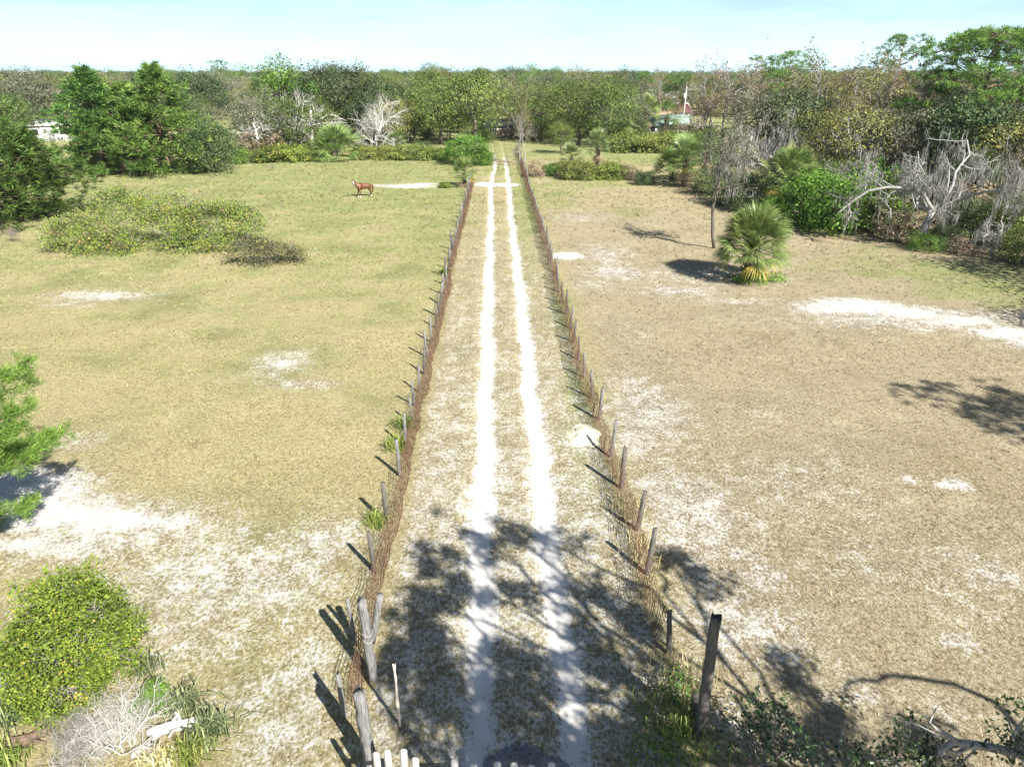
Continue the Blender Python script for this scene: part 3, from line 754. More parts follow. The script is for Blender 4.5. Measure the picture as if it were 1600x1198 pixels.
CNT = {}
def plant(kind, loc, h, label, cat, group=None, var=None, name=None, wide=1.0, rz=None, sub_=None):
    k = CNT.get(kind, 0); CNT[kind] = k + 1
    L = AR[kind]; a = L[(k if var is None else var) % len(L)]
    s = h / a['h']
    e = empty(name or {'oak': 'oak_tree', 'oakdark': 'evergreen_tree', 'oakgrey': 'mossy_oak', 'olive': 'hardwood_tree', 'brightoak': 'leafy_tree', 'juniper': 'juniper', 'hard': 'bare_hardwood', 'dead': 'dead_tree', 'mossdead': 'mossy_dead_tree', 'pineyoung': 'young_pine', 'pinetall': 'pine_tree', 'shrub': 'green_bush', 'shrubdark': 'dark_bush', 'hedge': 'low_hedge', 'brown': 'brown_bush', 'twigs': 'twiggy_bush', 'palm': 'cabbage_palm'}[kind],
              (loc[0], loc[1], float(gz(loc[0], loc[1]))), random.uniform(0, 6.28) if rz is None else rz, (s * wide, s * wide, s))
    tag(e, label, cat, group)
    for q, nm in (('trunk', None), ('crown', None), ('moss', None), ('dead', None), ('yel', None)):
        if q in a: obj(a[q].name.split('.')[0], a[q], e)
    return e

def pl(kind, x, yb, yt, label, cat='tree', group=None, **k):
    loc = G(x, yb)
    return plant(kind, loc, topz(yt, loc[1]) * (1.13 if kind == 'hard' else 1.0), label, cat, group, **k)
random.seed(7)
# ------------------------------------------------------------------ fences beside the drive
def postmesh(seed, h, r, mat, sides=8, square=False):
    rng = np.random.default_rng(seed); w = MB()
    n = 6
    P = curve((0, 0, -.35), (rng.normal(0, .03), rng.normal(0, .03), h), rng, .02, n)
    w.tube(P, r * np.array([1.08, 1.05, 1.02, 1.0, .97, .90]) * rng.uniform(.94, 1.06, n), 4 if square else sides)
    V = w.V[0]; V[-sides if not square else -4:, 2] += rng.uniform(-.05, .03, sides if not square else 4)
    return w.build('post', M[mat])
POSTS = [postmesh(k, h, r, m) for k, (h, r, m) in enumerate([(1.26, .056, 'post'), (1.2, .05, 'post'), (1.3, .062, 'postdark'), (1.15, .046, 'post'), (1.24, .058, 'postdark')])]

def fence(name, ys, xf, side, label, seed, bulge, zsc=1.0):
    rng = np.random.default_rng(seed)
    e = empty(name, (xf(ys[0]), ys[0], 0)); tag(e, label, 'fence')
    ox, oy = e.location.x, e.location.y
    pos = []
    for i, y in enumerate(ys):
        x = xf(y) + rng.normal(0, .05)
        z = float(gz(x, y))
        o = obj('post', POSTS[rng.integers(0, 5)], e, (x - ox, y - oy, z))
        lean = (rng.normal(0, .045), rng.normal(0, .06))
        o.rotation_euler = (lean[0], lean[1], rng.uniform(0, 6.28)); s = rng.uniform(.84, 1.06); o.scale = (s * 1.05, s * 1.05, s)
        pos.append((x - ox, y - oy, z))
    zs = np.array([.05, .17, .29, .41, .55, .70, .86, 1.02, 1.14])
    b0 = rng.uniform(.5, 1.0) * bulge
    for i in range(len(pos) - 1):
        w = MB(); a, b = np.array(pos[i]), np.array(pos[i + 1])
        b1 = rng.uniform(.45, 1.15) * bulge
        sag = rng.uniform(.02, .14)
        def pt(t, z):
            z = z * zsc
            p = a + (b - a) * t
            bl = (b0 + (b1 - b0) * t) * (1 - z / 1.2) ** 1.1 + .07
            return np.array([p[0] + side * (bl + .04 * math.sin(9 * t + 5 * z)), p[1], p[2] + z * (1 - sag * math.sin(math.pi * t)) + .012 * math.sin(13 * t + i)])
        for z in zs:
            w.tube([pt(t, z) for t in np.linspace(0, 1, 5)], .0065, 3, cap=False)
        for t in np.arange(.03, 1, .07):
            t += rng.normal(0, .008)
            w.tube([pt(t, z) for z in (.02, .4, .8, 1.15)], .0058, 3, cap=False)
        obj('wire_panel', w.build('wire_panel', M['rust']), e)
        b0 = b1
    # dry vines and stems caught in the wire
    n = int(len(pos) * 130)
    i = rng.integers(0, len(pos) - 1, n); t = rng.random(n)[:, None]
    A = np.array(pos)[i] * (1 - t) + np.array(pos)[i + 1] * t
    zz = rng.beta(1, 2.2, n) * .95 * zsc
    A[:, 0] += side * (bulge * (1 - zz / 1.2) * rng.uniform(.2, 1.2, n) + .05); A[:, 2] += zz
    D = np.stack([rng.normal(0, .35, n), rng.normal(0, .8, n), rng.normal(.35, .6, n)], 1)
    f = MB(); f.leaves(A, D, rng.uniform(.12, .42, n), .045, rng)
    tag(obj('dry_vine', f.build('dry_vine', M['redvine']), e), kind='stuff')
    return e, pos

XL = lambda y: float(np.interp(y, [8, 14.2, 25, 47, 79, 115], [-3.32, -3.42, -3.60, -4.05, -4.52, -4.7]))
XR = lambda y: float(np.interp(y, [8, 14, 20, 26.6, 39, 79, 118], [3.42, 3.40, 3.18, 2.98, 2.72, 1.78, .75]))
yl = [9.87, 11.95, 14.19, 16.29, 18.78, 20.6, 22.3, 23.9, 25.07]
while yl[-1] < 82: yl.append(yl[-1] + 1.85)
yr = [11.48, 14.11, 15.93, 18.09, 19.93, 22.74, 24.54, 26.58]
while yr[-1] < 116: yr.append(yr[-1] + 2.0)
fence('left_wire_fence', yl, XL, 1, 'rusty wire fence on weathered posts left of the sandy drive', 3, .26, .66)
fence('right_wire_fence', yr, XR, -1, 'rusty wire fence on weathered posts right of the sandy drive', 4, .20, .84)

# ------------------------------------------------------------------ gate posts, pickets, pipe, stub
def bigpost(name, base, top, r, mat, label, seed, square=False, parts=None):
    rng = np.random.default_rng(seed)
    e = empty(name, (*base, float(gz(*base)))); tag(e, label, 'post')
    w = MB(); n = 12
    P = curve((0, 0, -.5), (top[0] - base[0], top[1] - base[1], top[2]), rng, .03, n)
    rr = r * np.linspace(1.1, .92, n) * rng.uniform(.95, 1.05, n)
    w.tube(P, rr, 11)
    V = w.V[0]; V[:, :2] += rng.normal(0, .006, (len(V), 2)); V[-11:, 2] += rng.uniform(-.10, .05, 11)
    obj('shaft', w.build('shaft', M[mat]), e)
    return e
bx, by = G(584, 1063)
tz = topz(938, by)
gp = bigpost('gate_post', (bx, by), (bx - .06, by, tz), .095, 'post', 'tall weathered gate post with angled brace left of the drive', 5)
w = MB()
for q in (.52, .60):
    zz = tz * q; th = np.linspace(0, 2 * math.pi, 13)
    w.tube(np.stack([np.cos(th) * .106 - .06 * q, np.sin(th) * .106, zz + .03 * np.sin(th * 2)], 1), .0058, 3, cap=False)
obj('wire_wrap', w.build('wire_wrap', M['steel']), gp)
w = MB()
w.tube(curve((.03, .13, tz * .42), (.27, .16, tz * .99), np.random.default_rng(2), .02, 5), [.06, .075, .078, .078, .074], 6)
obj('brace', w.build('brace', M['post']), gp)
bx, by = -2.55, 8.80
bigpost('front_gate_post', (bx, by), (bx - .04, by, 1.86), .115, 'post', 'stout grey gate post at the bottom edge below the braced post', 15)
bx, by = 3.53, 9.42
bigpost('gate_post', (bx, by), (bx - .02, by + .0, topz(962, by)), .10, 'postdark', 'tall dark cracked gate post standing right of the drive', 6)
bx, by = G(1083, 1120)
bigpost('post_stub', (bx, by), (bx, by, .55), .085, 'postdark', 'short dark post stub just left of the tall right gate post', 7)
bx, by = G(625, 1137)
e = bigpost('marker_pipe', (bx, by), (bx + .0, by, topz(1040, by)), .026, 'steel', 'thin pale pipe standing in sand right of the left gate post', 9)

def picket(seed, h, wd, mat):
    rng = np.random.default_rng(seed); w = MB()
    t = .022; c = wd * .30
    prof = np.array([(-wd / 2, 0), (wd / 2, 0), (wd / 2, h - c), (wd / 2 - c, h), (-wd / 2 + c, h), (-wd / 2, h - c)])
    V = [(x, -t / 2, z) for x, z in prof] + [(x, t / 2, z) for x, z in prof]
    F = []
    for k in range(1, 5): F += [(0, k, k + 1), (6, 6 + k + 1, 6 + k)]
    for k in range(6):
        q = (k + 1) % 6; F += [(k, 6 + k, q), (q, 6 + k, 6 + q)]
    w.add(V, F); return w.build('picket', M[mat])
def gate(name, px, ytops, Y, h, wd, mat, label, seed, extra=0):
    rng = np.random.default_rng(seed)
    xs = [(x - 800) / FPX * (Y * math.cos(PITCH) + (H - h) * math.sin(PITCH)) for x in px]
    e = empty(name, (xs[0], Y, 0)); tag(e, label, 'gate')
    d = xs[-1] - xs[-2]
    for k in range(extra): xs.append(xs[-1] + d)
    P = [picket(seed + k, h, wd, mat) for k in range(2)]
    for k, x in enumerate(xs):
        top = topz(ytops[k] if k < len(ytops) else ytops[-1], Y)
        o = obj('picket', P[k % 2], e, (x - xs[0], 0, top - h)); o.rotation_euler = (rng.normal(0, .02), rng.normal(0, .02), rng.normal(0, .06))
    for z in (.35, h * .78):
        m = MB(); m.box(((xs[-1] - xs[0]) / 2, .045, z), (xs[-1] - xs[0] + .16, .035, .08)); obj('rail', m.build('rail', M[mat]), e)
    return e
gate('picket_fence', [588, 607, 627, 649], [1170, 1171, 1172, 1180], 7.75, 1.55, .115, 'picket', 'grey pickets of the short fence beside the left gate post', 30)
gate('picket_gate', [713, 743, 773, 803, 832], [1188.5, 1190, 1190.5, 1192.5, 1194], 7.7, 1.5, .115, 'whitepicket', 'white picket gate across the near end of the drive', 40, 1)

# gravel pile in the shade behind the gate
def pile(name, c, rx, ry, h, mat, label, cat, seed, stones=0, smat=None):
    rng = np.random.default_rng(seed)
    n, m = 30, 12
    V = [(0, 0, h)]; T = []
    for i in range(1, m + 1):
        for j in range(n):
            a = 2 * math.pi * j / n; q = i / m
            rr = 1 + .16 * math.sin(2 * a + seed) + .08 * math.sin(5 * a)
            V.append((math.cos(a) * rx * q * rr, math.sin(a) * ry * q * rr, h * (math.cos(q * math.pi) * .5 + .5) + rng.normal(0, .016) * (q < 1) - .04 * (q > .95)))
    for j in range(n): T.append((0, 1 + j, 1 + (j + 1) % n))
    for i in range(m - 1):
        for j in range(n):
            a, b = 1 + i * n + j, 1 + i * n + (j + 1) % n
            T += [(a, a + n, b), (b, a + n, b + n)]
    e = empty(name, (*c, float(gz(*c)))); tag(e, label, cat)
    obj('heap', mesh('heap', V, T, mat, smooth=True), e)
    if stones:
        w = MB(); V = np.array(V)
        for k in range(stones):
            p = V[rng.integers(0, len(V))] + rng.normal(0, .03, 3) * np.array([1, 1, .2]); s = rng.uniform(.012, .03)
            o = np.array([(1, 0, 0), (-1, 0, 0), (0, 1, 0), (0, -1, 0), (0, 0, 1)]) * s * rng.uniform(.6, 1.2, (5, 1))
            w.add(p + o, [(0, 2, 4), (2, 1, 4), (1, 3, 4), (3, 0, 4)])
        tag(obj('gravel', w.build('gravel', smat), e), kind='stuff')
gx, gy = G(825, 1185)
M['gravel'] = woodmat('gravel', (.10, .10, .105), (.34, .34, .35), 30, (1, 1, 1), .9, .8)
M['sandpile'] = woodmat('yellow_sand', (.50, .45, .33), (.70, .65, .50), 5, (1, 1, 1), .95, .4)
pile('gravel_pile', (gx, gy - .25), .75, .55, .34, M['gravel'], 'small grey gravel pile on the drive behind the picket gate', 'gravel pile', 3, 900, M['gravel'])
pile('sand_pile', G(912, 682), .72, .8, .26, M['sandpile'], 'pale yellow sand pile against the right wire fence', 'sand pile', 5)

# ------------------------------------------------------------------ tufts and weeds along the fences
def tuft(name, loc, h, n, mat, label, seed, spread=.9, wd=.035, group=None, cat='grass clump', rad=.1):
    rng = np.random.default_rng(seed); f = MB()
    a = rng.uniform(0, 6.28, n); s = np.abs(rng.normal(0, spread, n)); t = rng.random(n)
    for k in range(n):
        d = np.array([math.cos(a[k]), math.sin(a[k]), 0]); L = h * rng.uniform(.55, 1.1)
        b = np.array([rng.normal(0, rad), rng.normal(0, rad), 0])
        p = [b, b + d * L * .25 * s[k] + np.array([0, 0, L * .55]), b + d * L * .6 * s[k] + np.array([0, 0, L * (.85 - .25 * s[k])]), b + d * L * .95 * s[k] + np.array([0, 0, L * max(.05, .95 - .62 * s[k])])]
        q = np.array([-d[1], d[0], 0]) * wd * h
        f.add([p[0] - q * .6, p[0] + q * .6, p[1] - q, p[1] + q, p[2] - q * .7, p[2] + q * .7, p[3]], [(0, 1, 2), (1, 3, 2), (2, 3, 4), (3, 5, 4), (4, 5, 6)], t[k])
    o = obj(name, f.build(name, M[mat]), None, (*loc, float(gz(*loc)) - .01)); tag(o, label, cat, group); return o
M['grassgreen'] = leafmat('green_blade', [(0, (.05, .075, .018)), (.5, (.12, .165, .035)), (1, (.25, .27, .08))], .3)
M['grassdry'] = leafmat('dry_blade', [(0, (.16, .13, .06)), (.5, (.32, .27, .13)), (1, (.46, .40, .22))], .3)
M['grassblue'] = leafmat('sedge_blade', [(0, (.03, .045, .02)), (.6, (.075, .095, .045)), (1, (.18, .20, .10))], .2)
tuft('fern_clump', G(622, 700), .62, 190, 'grassgreen', 'arching green clump at the left fence, nearer of the joined pair', 1, .75, .016, rad=.16)
tuft('fern_clump', G(632, 668), .6, 170, 'grassgreen', 'arching green clump at the left fence, farther of the joined pair', 2, .75, .016, rad=.16)
tuft('fern_clump', G(590, 822), .55, 160, 'grassgreen', 'arching green clump at the left fence just above the tree shadow', 3, .75, .016, rad=.14)
tuft('grass_clump', G(695, 428), .6, 70, 'grassgreen', 'green weed clump at the left fence halfway up the drive', 4, 1.0, .04)
for k, (x, y, h, mt, lb) in enumerate([(978, 800, .75, 'grassdry', 'tall yellow grass along the right fence beside the leaning post'), (1000, 865, .7, 'grassdry', 'yellow grass at the right fence at edge of tree shadow'), (1062, 1075, .85, 'grassdry', 'dry grass between the last right fence post and the gate post'), (1030, 1120, .7, 'grassgreen', 'shaded green grass left of the right gate post'), (1065, 1150, .8, 'grassgreen', 'green grass around the foot of the right gate post'), (940, 620, .5, 'grassdry', 'small yellow grass clump at the right fence above the sand pile')]):
    tuft('grass_clump', G(x, y), h * .72, 150, mt, lb, 20 + k, .6, .014, rad=.32)

# ------------------------------------------------------------------ foreground left: bush, dead brush, log, sedges
rng = np.random.default_rng(77)
w, f = MB(), MB()
lob = [(0, 0, 1.35, 1.05, 1.0, .95), (-.7, .1, .95, .75, .8, .8), (.45, .15, 1.9, .75, .7, .75), (.75, .1, 1.2, .55, .65, .7), (-.2, .2, 2.1, .62, .6, .58), (-.45, -.25, .6, .8, .6, .6), (.1, -.5, .8, .7, .5, .6), (-1.15, .2, 1.05, .42, .5, .4), (.2, .2, 2.45, .4, .4, .36)]
clumpy(w, f, lob, rng, 620, 44, .062, .62, .12, up=.15, limb_r=.035, twig_r=.012, twig_p=.6, floor=.05, tintbias=-.02, coh=.3, cvar=.2)
for k in range(130):
    b = lob[rng.integers(0, len(lob))]; d = rng.normal(size=3); d[2] = abs(d[2]) + .1; d /= np.linalg.norm(d)
    s0 = np.array(b[:3]) + d * np.array(b[3:]) * .85; d2 = d + rng.normal(0, .4, 3) + np.array([0, 0, .5]); d2 /= np.linalg.norm(d2)
    Ls = rng.uniform(.2, .62); P_ = curve(s0, s0 + d2 * Ls, rng, .15, 5); w.tube(P_, np.linspace(.008, .003, 5), 3, cap=False)
    m_ = int(10 + 26 * Ls); q = rng.uniform(.1, 1, m_)
    f.leaves(s0 + d2 * Ls * q[:, None] + rng.normal(0, .025, (m_, 3)), rng.normal(size=(m_, 3)) + d2, rng.uniform(.04, .11, m_), .5, rng, np.clip(rng.normal(.62, .2, m_), 0, 1))
fx, fy = -8.55, 10.35
e = empty('foreground_bush', (fx, fy, 0)); tag(e, 'big lime green leafy bush in the lower left corner', 'bush')
obj('foliage', f.build('foliage', M['lime']), e); obj('stems', w.build('stems', M['twig']), e)
a = bare(78, 1.0, .022, 3, mat='barkwhite', kids=(6, 8), multi=9, wander=.35, up=.0, trunk=.9, ang=(.4, 1.2), minz=.01)
e = empty('dead_brush', (*G(195, 1165), 0)); tag(e, 'tangle of bleached dead twigs in front of the lime bush', 'dead brush'); obj('twigs', a['trunk'], e)
a2 = bare(79, .9, .02, 3, mat='barkgrey', kids=(6, 8), multi=8, wander=.4, up=-.02, trunk=.9, ang=(.4, 1.3), minz=.01)
e = empty('dead_brush', (*G(120, 1190), 0), 1.0); tag(e, 'low grey dead twigs at the bottom edge below the lime bush', 'dead brush'); obj('twigs', a2['trunk'], e)
def log(name, p, q, r, mat, label, seed):
    rng = np.random.default_rng(seed); w = MB()
    a, b = np.array([*G(*p), r * .7]), np.array([*G(*q), r * .8])
    e = empty(name, (a[0], a[1], 0)); o = np.array([a[0], a[1], 0])
    P = curve(a, b, rng, .12, 8) - o
    w.tube(P, r * np.array([.7, 1.1, 1, 1.05, .9, .95, .8, .5]), 8)
    for k in range(4):
        s = P[rng.integers(1, 7)]; d = rng.normal(size=3); d[2] = abs(d[2]) * .5 + .1; d /= np.linalg.norm(d)
        w.tube(curve(s, s + d * rng.uniform(.25, .55), rng, .2, 4), np.linspace(r * .5, r * .12, 4), 5)
    obj('wood', w.build('wood', M[mat]), e); tag(e, label, 'log')
log('driftwood_log', (232, 1148), (318, 1128), .11, 'barkwhite', 'bleached broken log right of the dead twigs at lower left', 3)
log('rotten_log', (30, 1165), (85, 1140), .10, 'pinebark', 'brown rotten log at the left edge below the lime bush', 4)
log('fallen_stick', (205, 1185), (250, 1150), .06, 'barkgrey', 'grey fallen stick below the bleached log', 5)
for k, (x, y, h, n, mt, lb) in enumerate([(285, 1110, 1.0, 150, 'grassblue', 'dark sedge clump right of the small green bush'), (325, 1150, 1.0, 160, 'grassblue', 'dark sedge clump rightmost of the lower left group'), (300, 1185, .9, 170, 'grassgreen', 'green grass clump below the bleached log'), (20, 1120, .95, 140, 'grassblue', 'dark sedge clump at the left edge below the lime bush'), (230, 1050, .8, 90, 'grassblue', 'dark sedge tuft behind the right side of the lime bush'), (10, 1195, .8, 150, 'grassgreen', 'yellow green grass clump in the bottom left corner'), (255, 1195, .7, 120, 'grassdry', 'dry grass clump at the bottom edge under the bleached log')]):
    tuft('sedge_clump' if mt == 'grassblue' else 'grass_clump', G(x, y), h * .62, n, mt, lb, 50 + k, .6, .02, rad=.16)
AR['minibush'] = [shrub(140, .9, .42, 7, 120, 30, .06, 'bright', 'twig', .4)]
plant('minibush', G(246, 1118), .95, 'small vivid green feathery bush right of the big lime bush', 'bush', name='small_bush')

# ------------------------------------------------------------------ foreground right: dark leaved shrubs
def near_shrub(name, px, py, lobes, nc, mat, label, seed, ls=.085, nleaf=16, cr=.12, wood='twig'):
    rng = np.random.default_rng(seed); w, f = MB(), MB()
    clumpy(w, f, lobes, rng, nc, nleaf, ls, .5, cr, up=.2, limb_r=.022, twig_r=.01, twig_p=.9, floor=.03)
    e = empty(name, (*G(px, py), 0)); tag(e, label, 'bush')
    obj('foliage', f.build('foliage', M[mat]), e); obj('stems', w.build('stems', M[wood]), e)
near_shrub('sparse_shrub', 1190, 1195, [(-.3, .1, .55, .45, .4, .5), (.2, .2, .8, .4, .4, .5), (.55, 0, .4, .4, .35, .35), (-.05, .35, 1.0, .3, .3, .35)], 85, 'glossy', 'sparse shrub with dark glossy leaves right of the right gate post', 61, .10, 9)
near_shrub('low_weed', 1030, 1198, [(-.3, 0, .35, .35, .3, .35), (.25, .1, .3, .4, .3, .3), (-.1, .2, .55, .25, .25, .3)], 60, 'bright', 'small green leafy weed at the bottom edge left of the right gate post', 62, .07, 12)
near_shrub('low_weed', 1052, 1100, [(0, 0, .35, .3, .3, .3), (.1, .1, .6, .2, .2, .25)], 36, 'bright', 'small light green weed in front of the dry grass by the post stub', 63, .07, 10)

# ------------------------------------------------------------------ the oak beside the camera whose shade falls over the drive
def near_oak():
    rng = np.random.default_rng(91); w, f = MB(), MB()
    base = np.array([10.4, 1.6, 0.0])
    fork = np.array([10.0, 2.0, 3.4])
    w.tube(curve(base - [0, 0, .3], fork, rng, .06, 6), np.linspace(.42, .30, 6), 10)
    spots = [(690, 862, .75, 10.2), (655, 930, .8, 10.0), (640, 985, .7, 9.6), (690, 990, .95, 9.8), (700, 1060, .9, 9.2), (660, 1075, .6, 9.0), (770, 1120, .8, 8.6), (715, 1120, .6, 8.6),
             (812, 832, .40, 10.6), (760, 850, .35, 10.6), (865, 850, .35, 10.4), (820, 925, .5, 10.0), (940, 935, .6, 9.6), (990, 985, .7, 9.2), (930, 1010, .5, 9.0), (830, 1015, .7, 9.4), (820, 1085, .8, 8.8), (960, 1075, .8, 8.4), (1010, 1110, .8, 8.0), (1010, 1170, .8, 7.6), (930, 1180, .7, 7.8), (850, 1160, .7, 8.0), (780, 1180, .7, 8.0),
             (1240, 1050, .35, 8.2), (1300, 1125, .4, 7.4), (1350, 1195, .45, 7.0), (1150, 1160, .5, 7.4), (1090, 905, .35, 9.2), (1430, 1160, .4, 7.0), (1050, 870, .25, 9.6)]
    k = 1 / math.tan(SUN_EL)
    C = []
    for x, y, r, h in spots:
        gx, gy = G(x, y)
        C.append((gx - SHX * k * h, gy - SHY * k * h, h, r))
    C = np.array(C)
    # limbs lead to groups of clumps
    order = np.argsort(np.arctan2(C[:, 1] - fork[1], C[:, 0] - fork[0]))
    groups = np.array_split(order, 7)
    for g in groups:
        m = C[g, :3].mean(0); m[2] -= .9
        L = curve(fork, m, rng, .38, 8, .10)
        w.tube(L, np.linspace(.075, .035, 8), 7, cap=False)
        for i in g:
            c = C[i, :3]; s = L[rng.integers(4, 8)]
            P = curve(s, c, rng, .30, 6, .06)
            w.tube(P, np.linspace(.065, .02, 6), 5, cap=False)
            for q in range(12):
                d = 1.5 * rng.normal(size=3); d /= np.linalg.norm(d)
                w.tube(curve(P[rng.integers(2, 6)], c + d * C[i, 3], rng, .35, 5), np.linspace(.026, .008, 5), 3, cap=False)
    sub_l = []
    for c in C:
        for q in range(9):
            o = rng.normal(0, .85, 3) * c[3]; rr = c[3] * rng.uniform(.16, .42)
            if (c[0] + o[0] - rr - .35) < .80 * ((c[1] + o[1]) * math.cos(PITCH) + (H - c[2] - o[2]) * math.sin(PITCH)): continue
            sub_l.append((c[0] + o[0], c[1] + o[1], c[2] + o[2] * .6, rr, rr * rng.uniform(.6, 1.3), rr * .5))
    clumpy(w, f, sub_l, rng, 1500, 20, .14, .55, .13, limbs=False, twig_p=.5, twig_r=.01)
    # long arching bare limbs
    for pts in ([(1600, 1100, 7.0), (1400, 1048, 7.0), (1330, 1065, 7.2), (1330, 1120, 7.0)], [(1280, 1190, 6.6), (1160, 1030, 8.0), (1030, 860, 9.6)], [(1000, 1110, 8), (930, 960, 9.3), (870, 850, 10.3)], [(800, 1090, 8.8), (770, 1000, 9.6), (700, 930, 10)], [(1100, 1120, 7.6), (960, 940, 9.2), (840, 915, 10)]):
        P = []
        for x, y, h in pts:
            gx, gy = G(x, y); P.append((gx - SHX * k * h, gy - SHY * k * h, h))
        P = np.array([fork] + P); t = np.linspace(0, len(P) - 1, 14)
        P = np.stack([np.interp(t, range(len(P)), P[:, j]) for j in range(3)], 1); P[1:-1] = (P[:-2] + 2 * P[1:-1] + P[2:]) / 4
        P[1:-1] += rng.normal(0, .05, (12, 3))
        w.tube(P, np.linspace(.085, .025, 14), 6, cap=False)
    # low limb that reaches into the lower right corner
    Q = [(10.1, 2.1, 2.6), (*G(1690, 1230, 2.4), 2.4), (*G(1590, 1176, 2.1), 2.1), (*G(1530, 1164, 2.0), 2.0), (*G(1488, 1158, 1.9), 1.9), (*G(1470, 1172, 1.8), 1.8), (*G(1466, 1192, 1.6), 1.6)]
    w2 = MB(); w2.tube(Q, [.13, .10, .075, .065, .055, .045, .03], 7)
    w2.tube([(*G(1500, 1160, 1.95), 1.95), (*G(1462, 1138, 2.0), 2.0), (*G(1452, 1128, 2.1), 2.1), (*G(1463, 1105, 2.2), 2.2)], [.045, .035, .02, .01], 5)
    lows = []
    for x, y, r, h in [(1420, 1165, .38, 1.5), (1450, 1190, .45, 1.3), (1400, 1190, .4, 1.2), (1415, 1125, .16, 1.9), (1480, 1210, .4, 1.2), (1590, 1180, .35, 2.2), (1570, 1100, .16, 2.3), (1590, 1165, .28, 2.3), (1340, 1190, .35, .9), (1600, 1100, .2, 2.2)]:
        gx, gy = G(x, y, h); lows.append((gx, gy, h, r, r, r * .8))
        w2.tube(curve(Q[3] if x < 1500 else Q[2], (gx, gy, h), rng, .25, 5), np.linspace(.025, .01, 5), 4)
    f2 = MB(); clumpy(w2, f2, lows, rng, 110, 13, .10, .5, .12, limbs=False, twig_p=.8, twig_r=.008)
    e = empty('shade_oak', tuple(base)); tag(e, 'near oak whose grey limb and dark leaves enter the lower right corner', 'tree')
    off = -base
    for b, n, mt in ((w, 'trunk', 'bark'), (f, 'crown', 'glossy'), (w2, 'limb', 'barkgrey'), (f2, 'limb_leaves', 'glossy')):
        for v in b.V: v += off
        obj(n, b.build(n, M[mt]), e)
near_oak()

# ------------------------------------------------------------------ bramble mounds in the left field
def mound(name, blobs, n, nleaf, label, seed, mat='bramble', ls=.13):
    rng = np.random.default_rng(seed); w, f, t = MB(), MB(), MB()
    c = np.array([*G(*blobs[0][:2]), 0.])
    lob = []
    for x, y, rx, ry, h in blobs:
        gx, gy = G(x, y); lob.append((gx - c[0], gy - c[1], h * .18, rx, ry, h * .85))
    extra = []
    for b in lob:
        for k in range(7):
            a = rng.uniform(0, 6.28); u = rng.uniform(.2, .9)
            extra.append((b[0] + math.cos(a) * u * b[3], b[1] + math.sin(a) * u * b[4], b[2] + b[5] * math.sqrt(1 - u * u) * rng.uniform(.5, .95), *(rng.uniform(.35, .7, 3) * min(1.6, b[3]))))
    clumpy(w, f, lob + extra, rng, n, nleaf, ls, .65, .26, up=.7, limbs=False, twig_p=.2, twig_r=.02, floor=.03, coh=.7, cvar=.27)
    # arching dead canes
    for k in range(int(n * .22)):
        b = (lob + extra)[rng.integers(0, len(lob + extra))]; d = rng.normal(size=3); d[2] = abs(d[2]); d /= np.linalg.norm(d)
        s = np.array(b[:3]) + d * np.array(b[3:]) * .8; s[2] = max(s[2], .1)
        q = s + np.array([rng.normal(0, .6), rng.normal(0, .6), rng.normal(.05, .25)]); q[2] = max(q[2], .05)
        w.tube(curve(s, q, rng, .1, 4, .2), [.014, .012, .01, .006], 3, cap=False)
    e = empty(name, tuple(c)); tag(e, label, 'bramble')
    obj('foliage', f.build('foliage', M[mat]), e); obj('canes', w.build('canes', M['twig']), e)
mound('bramble_mound', [(200, 380, 3.0, 2.0, 3.7), (120, 390, 1.9, 1.5, 1.9), (265, 382, 2.4, 1.8, 3.1), (330, 381, 2.3, 1.7, 3.0), (385, 378, 1.7, 1.3, 2.2), (170, 395, 2.3, 1.2, .9), (290, 392, 2.6, 1.0, 1.0)], 1300, 26, 'large yellow green bramble mound in the left field', 71)
mound('bramble_clump', [(388, 412, 1.1, .9, 1.3), (418, 412, 1.2, .9, 1.2), (455, 409, 1.0, .8, .8)], 260, 20, 'small greyish bramble clump right of the large bramble mound', 72, 'brambledry')

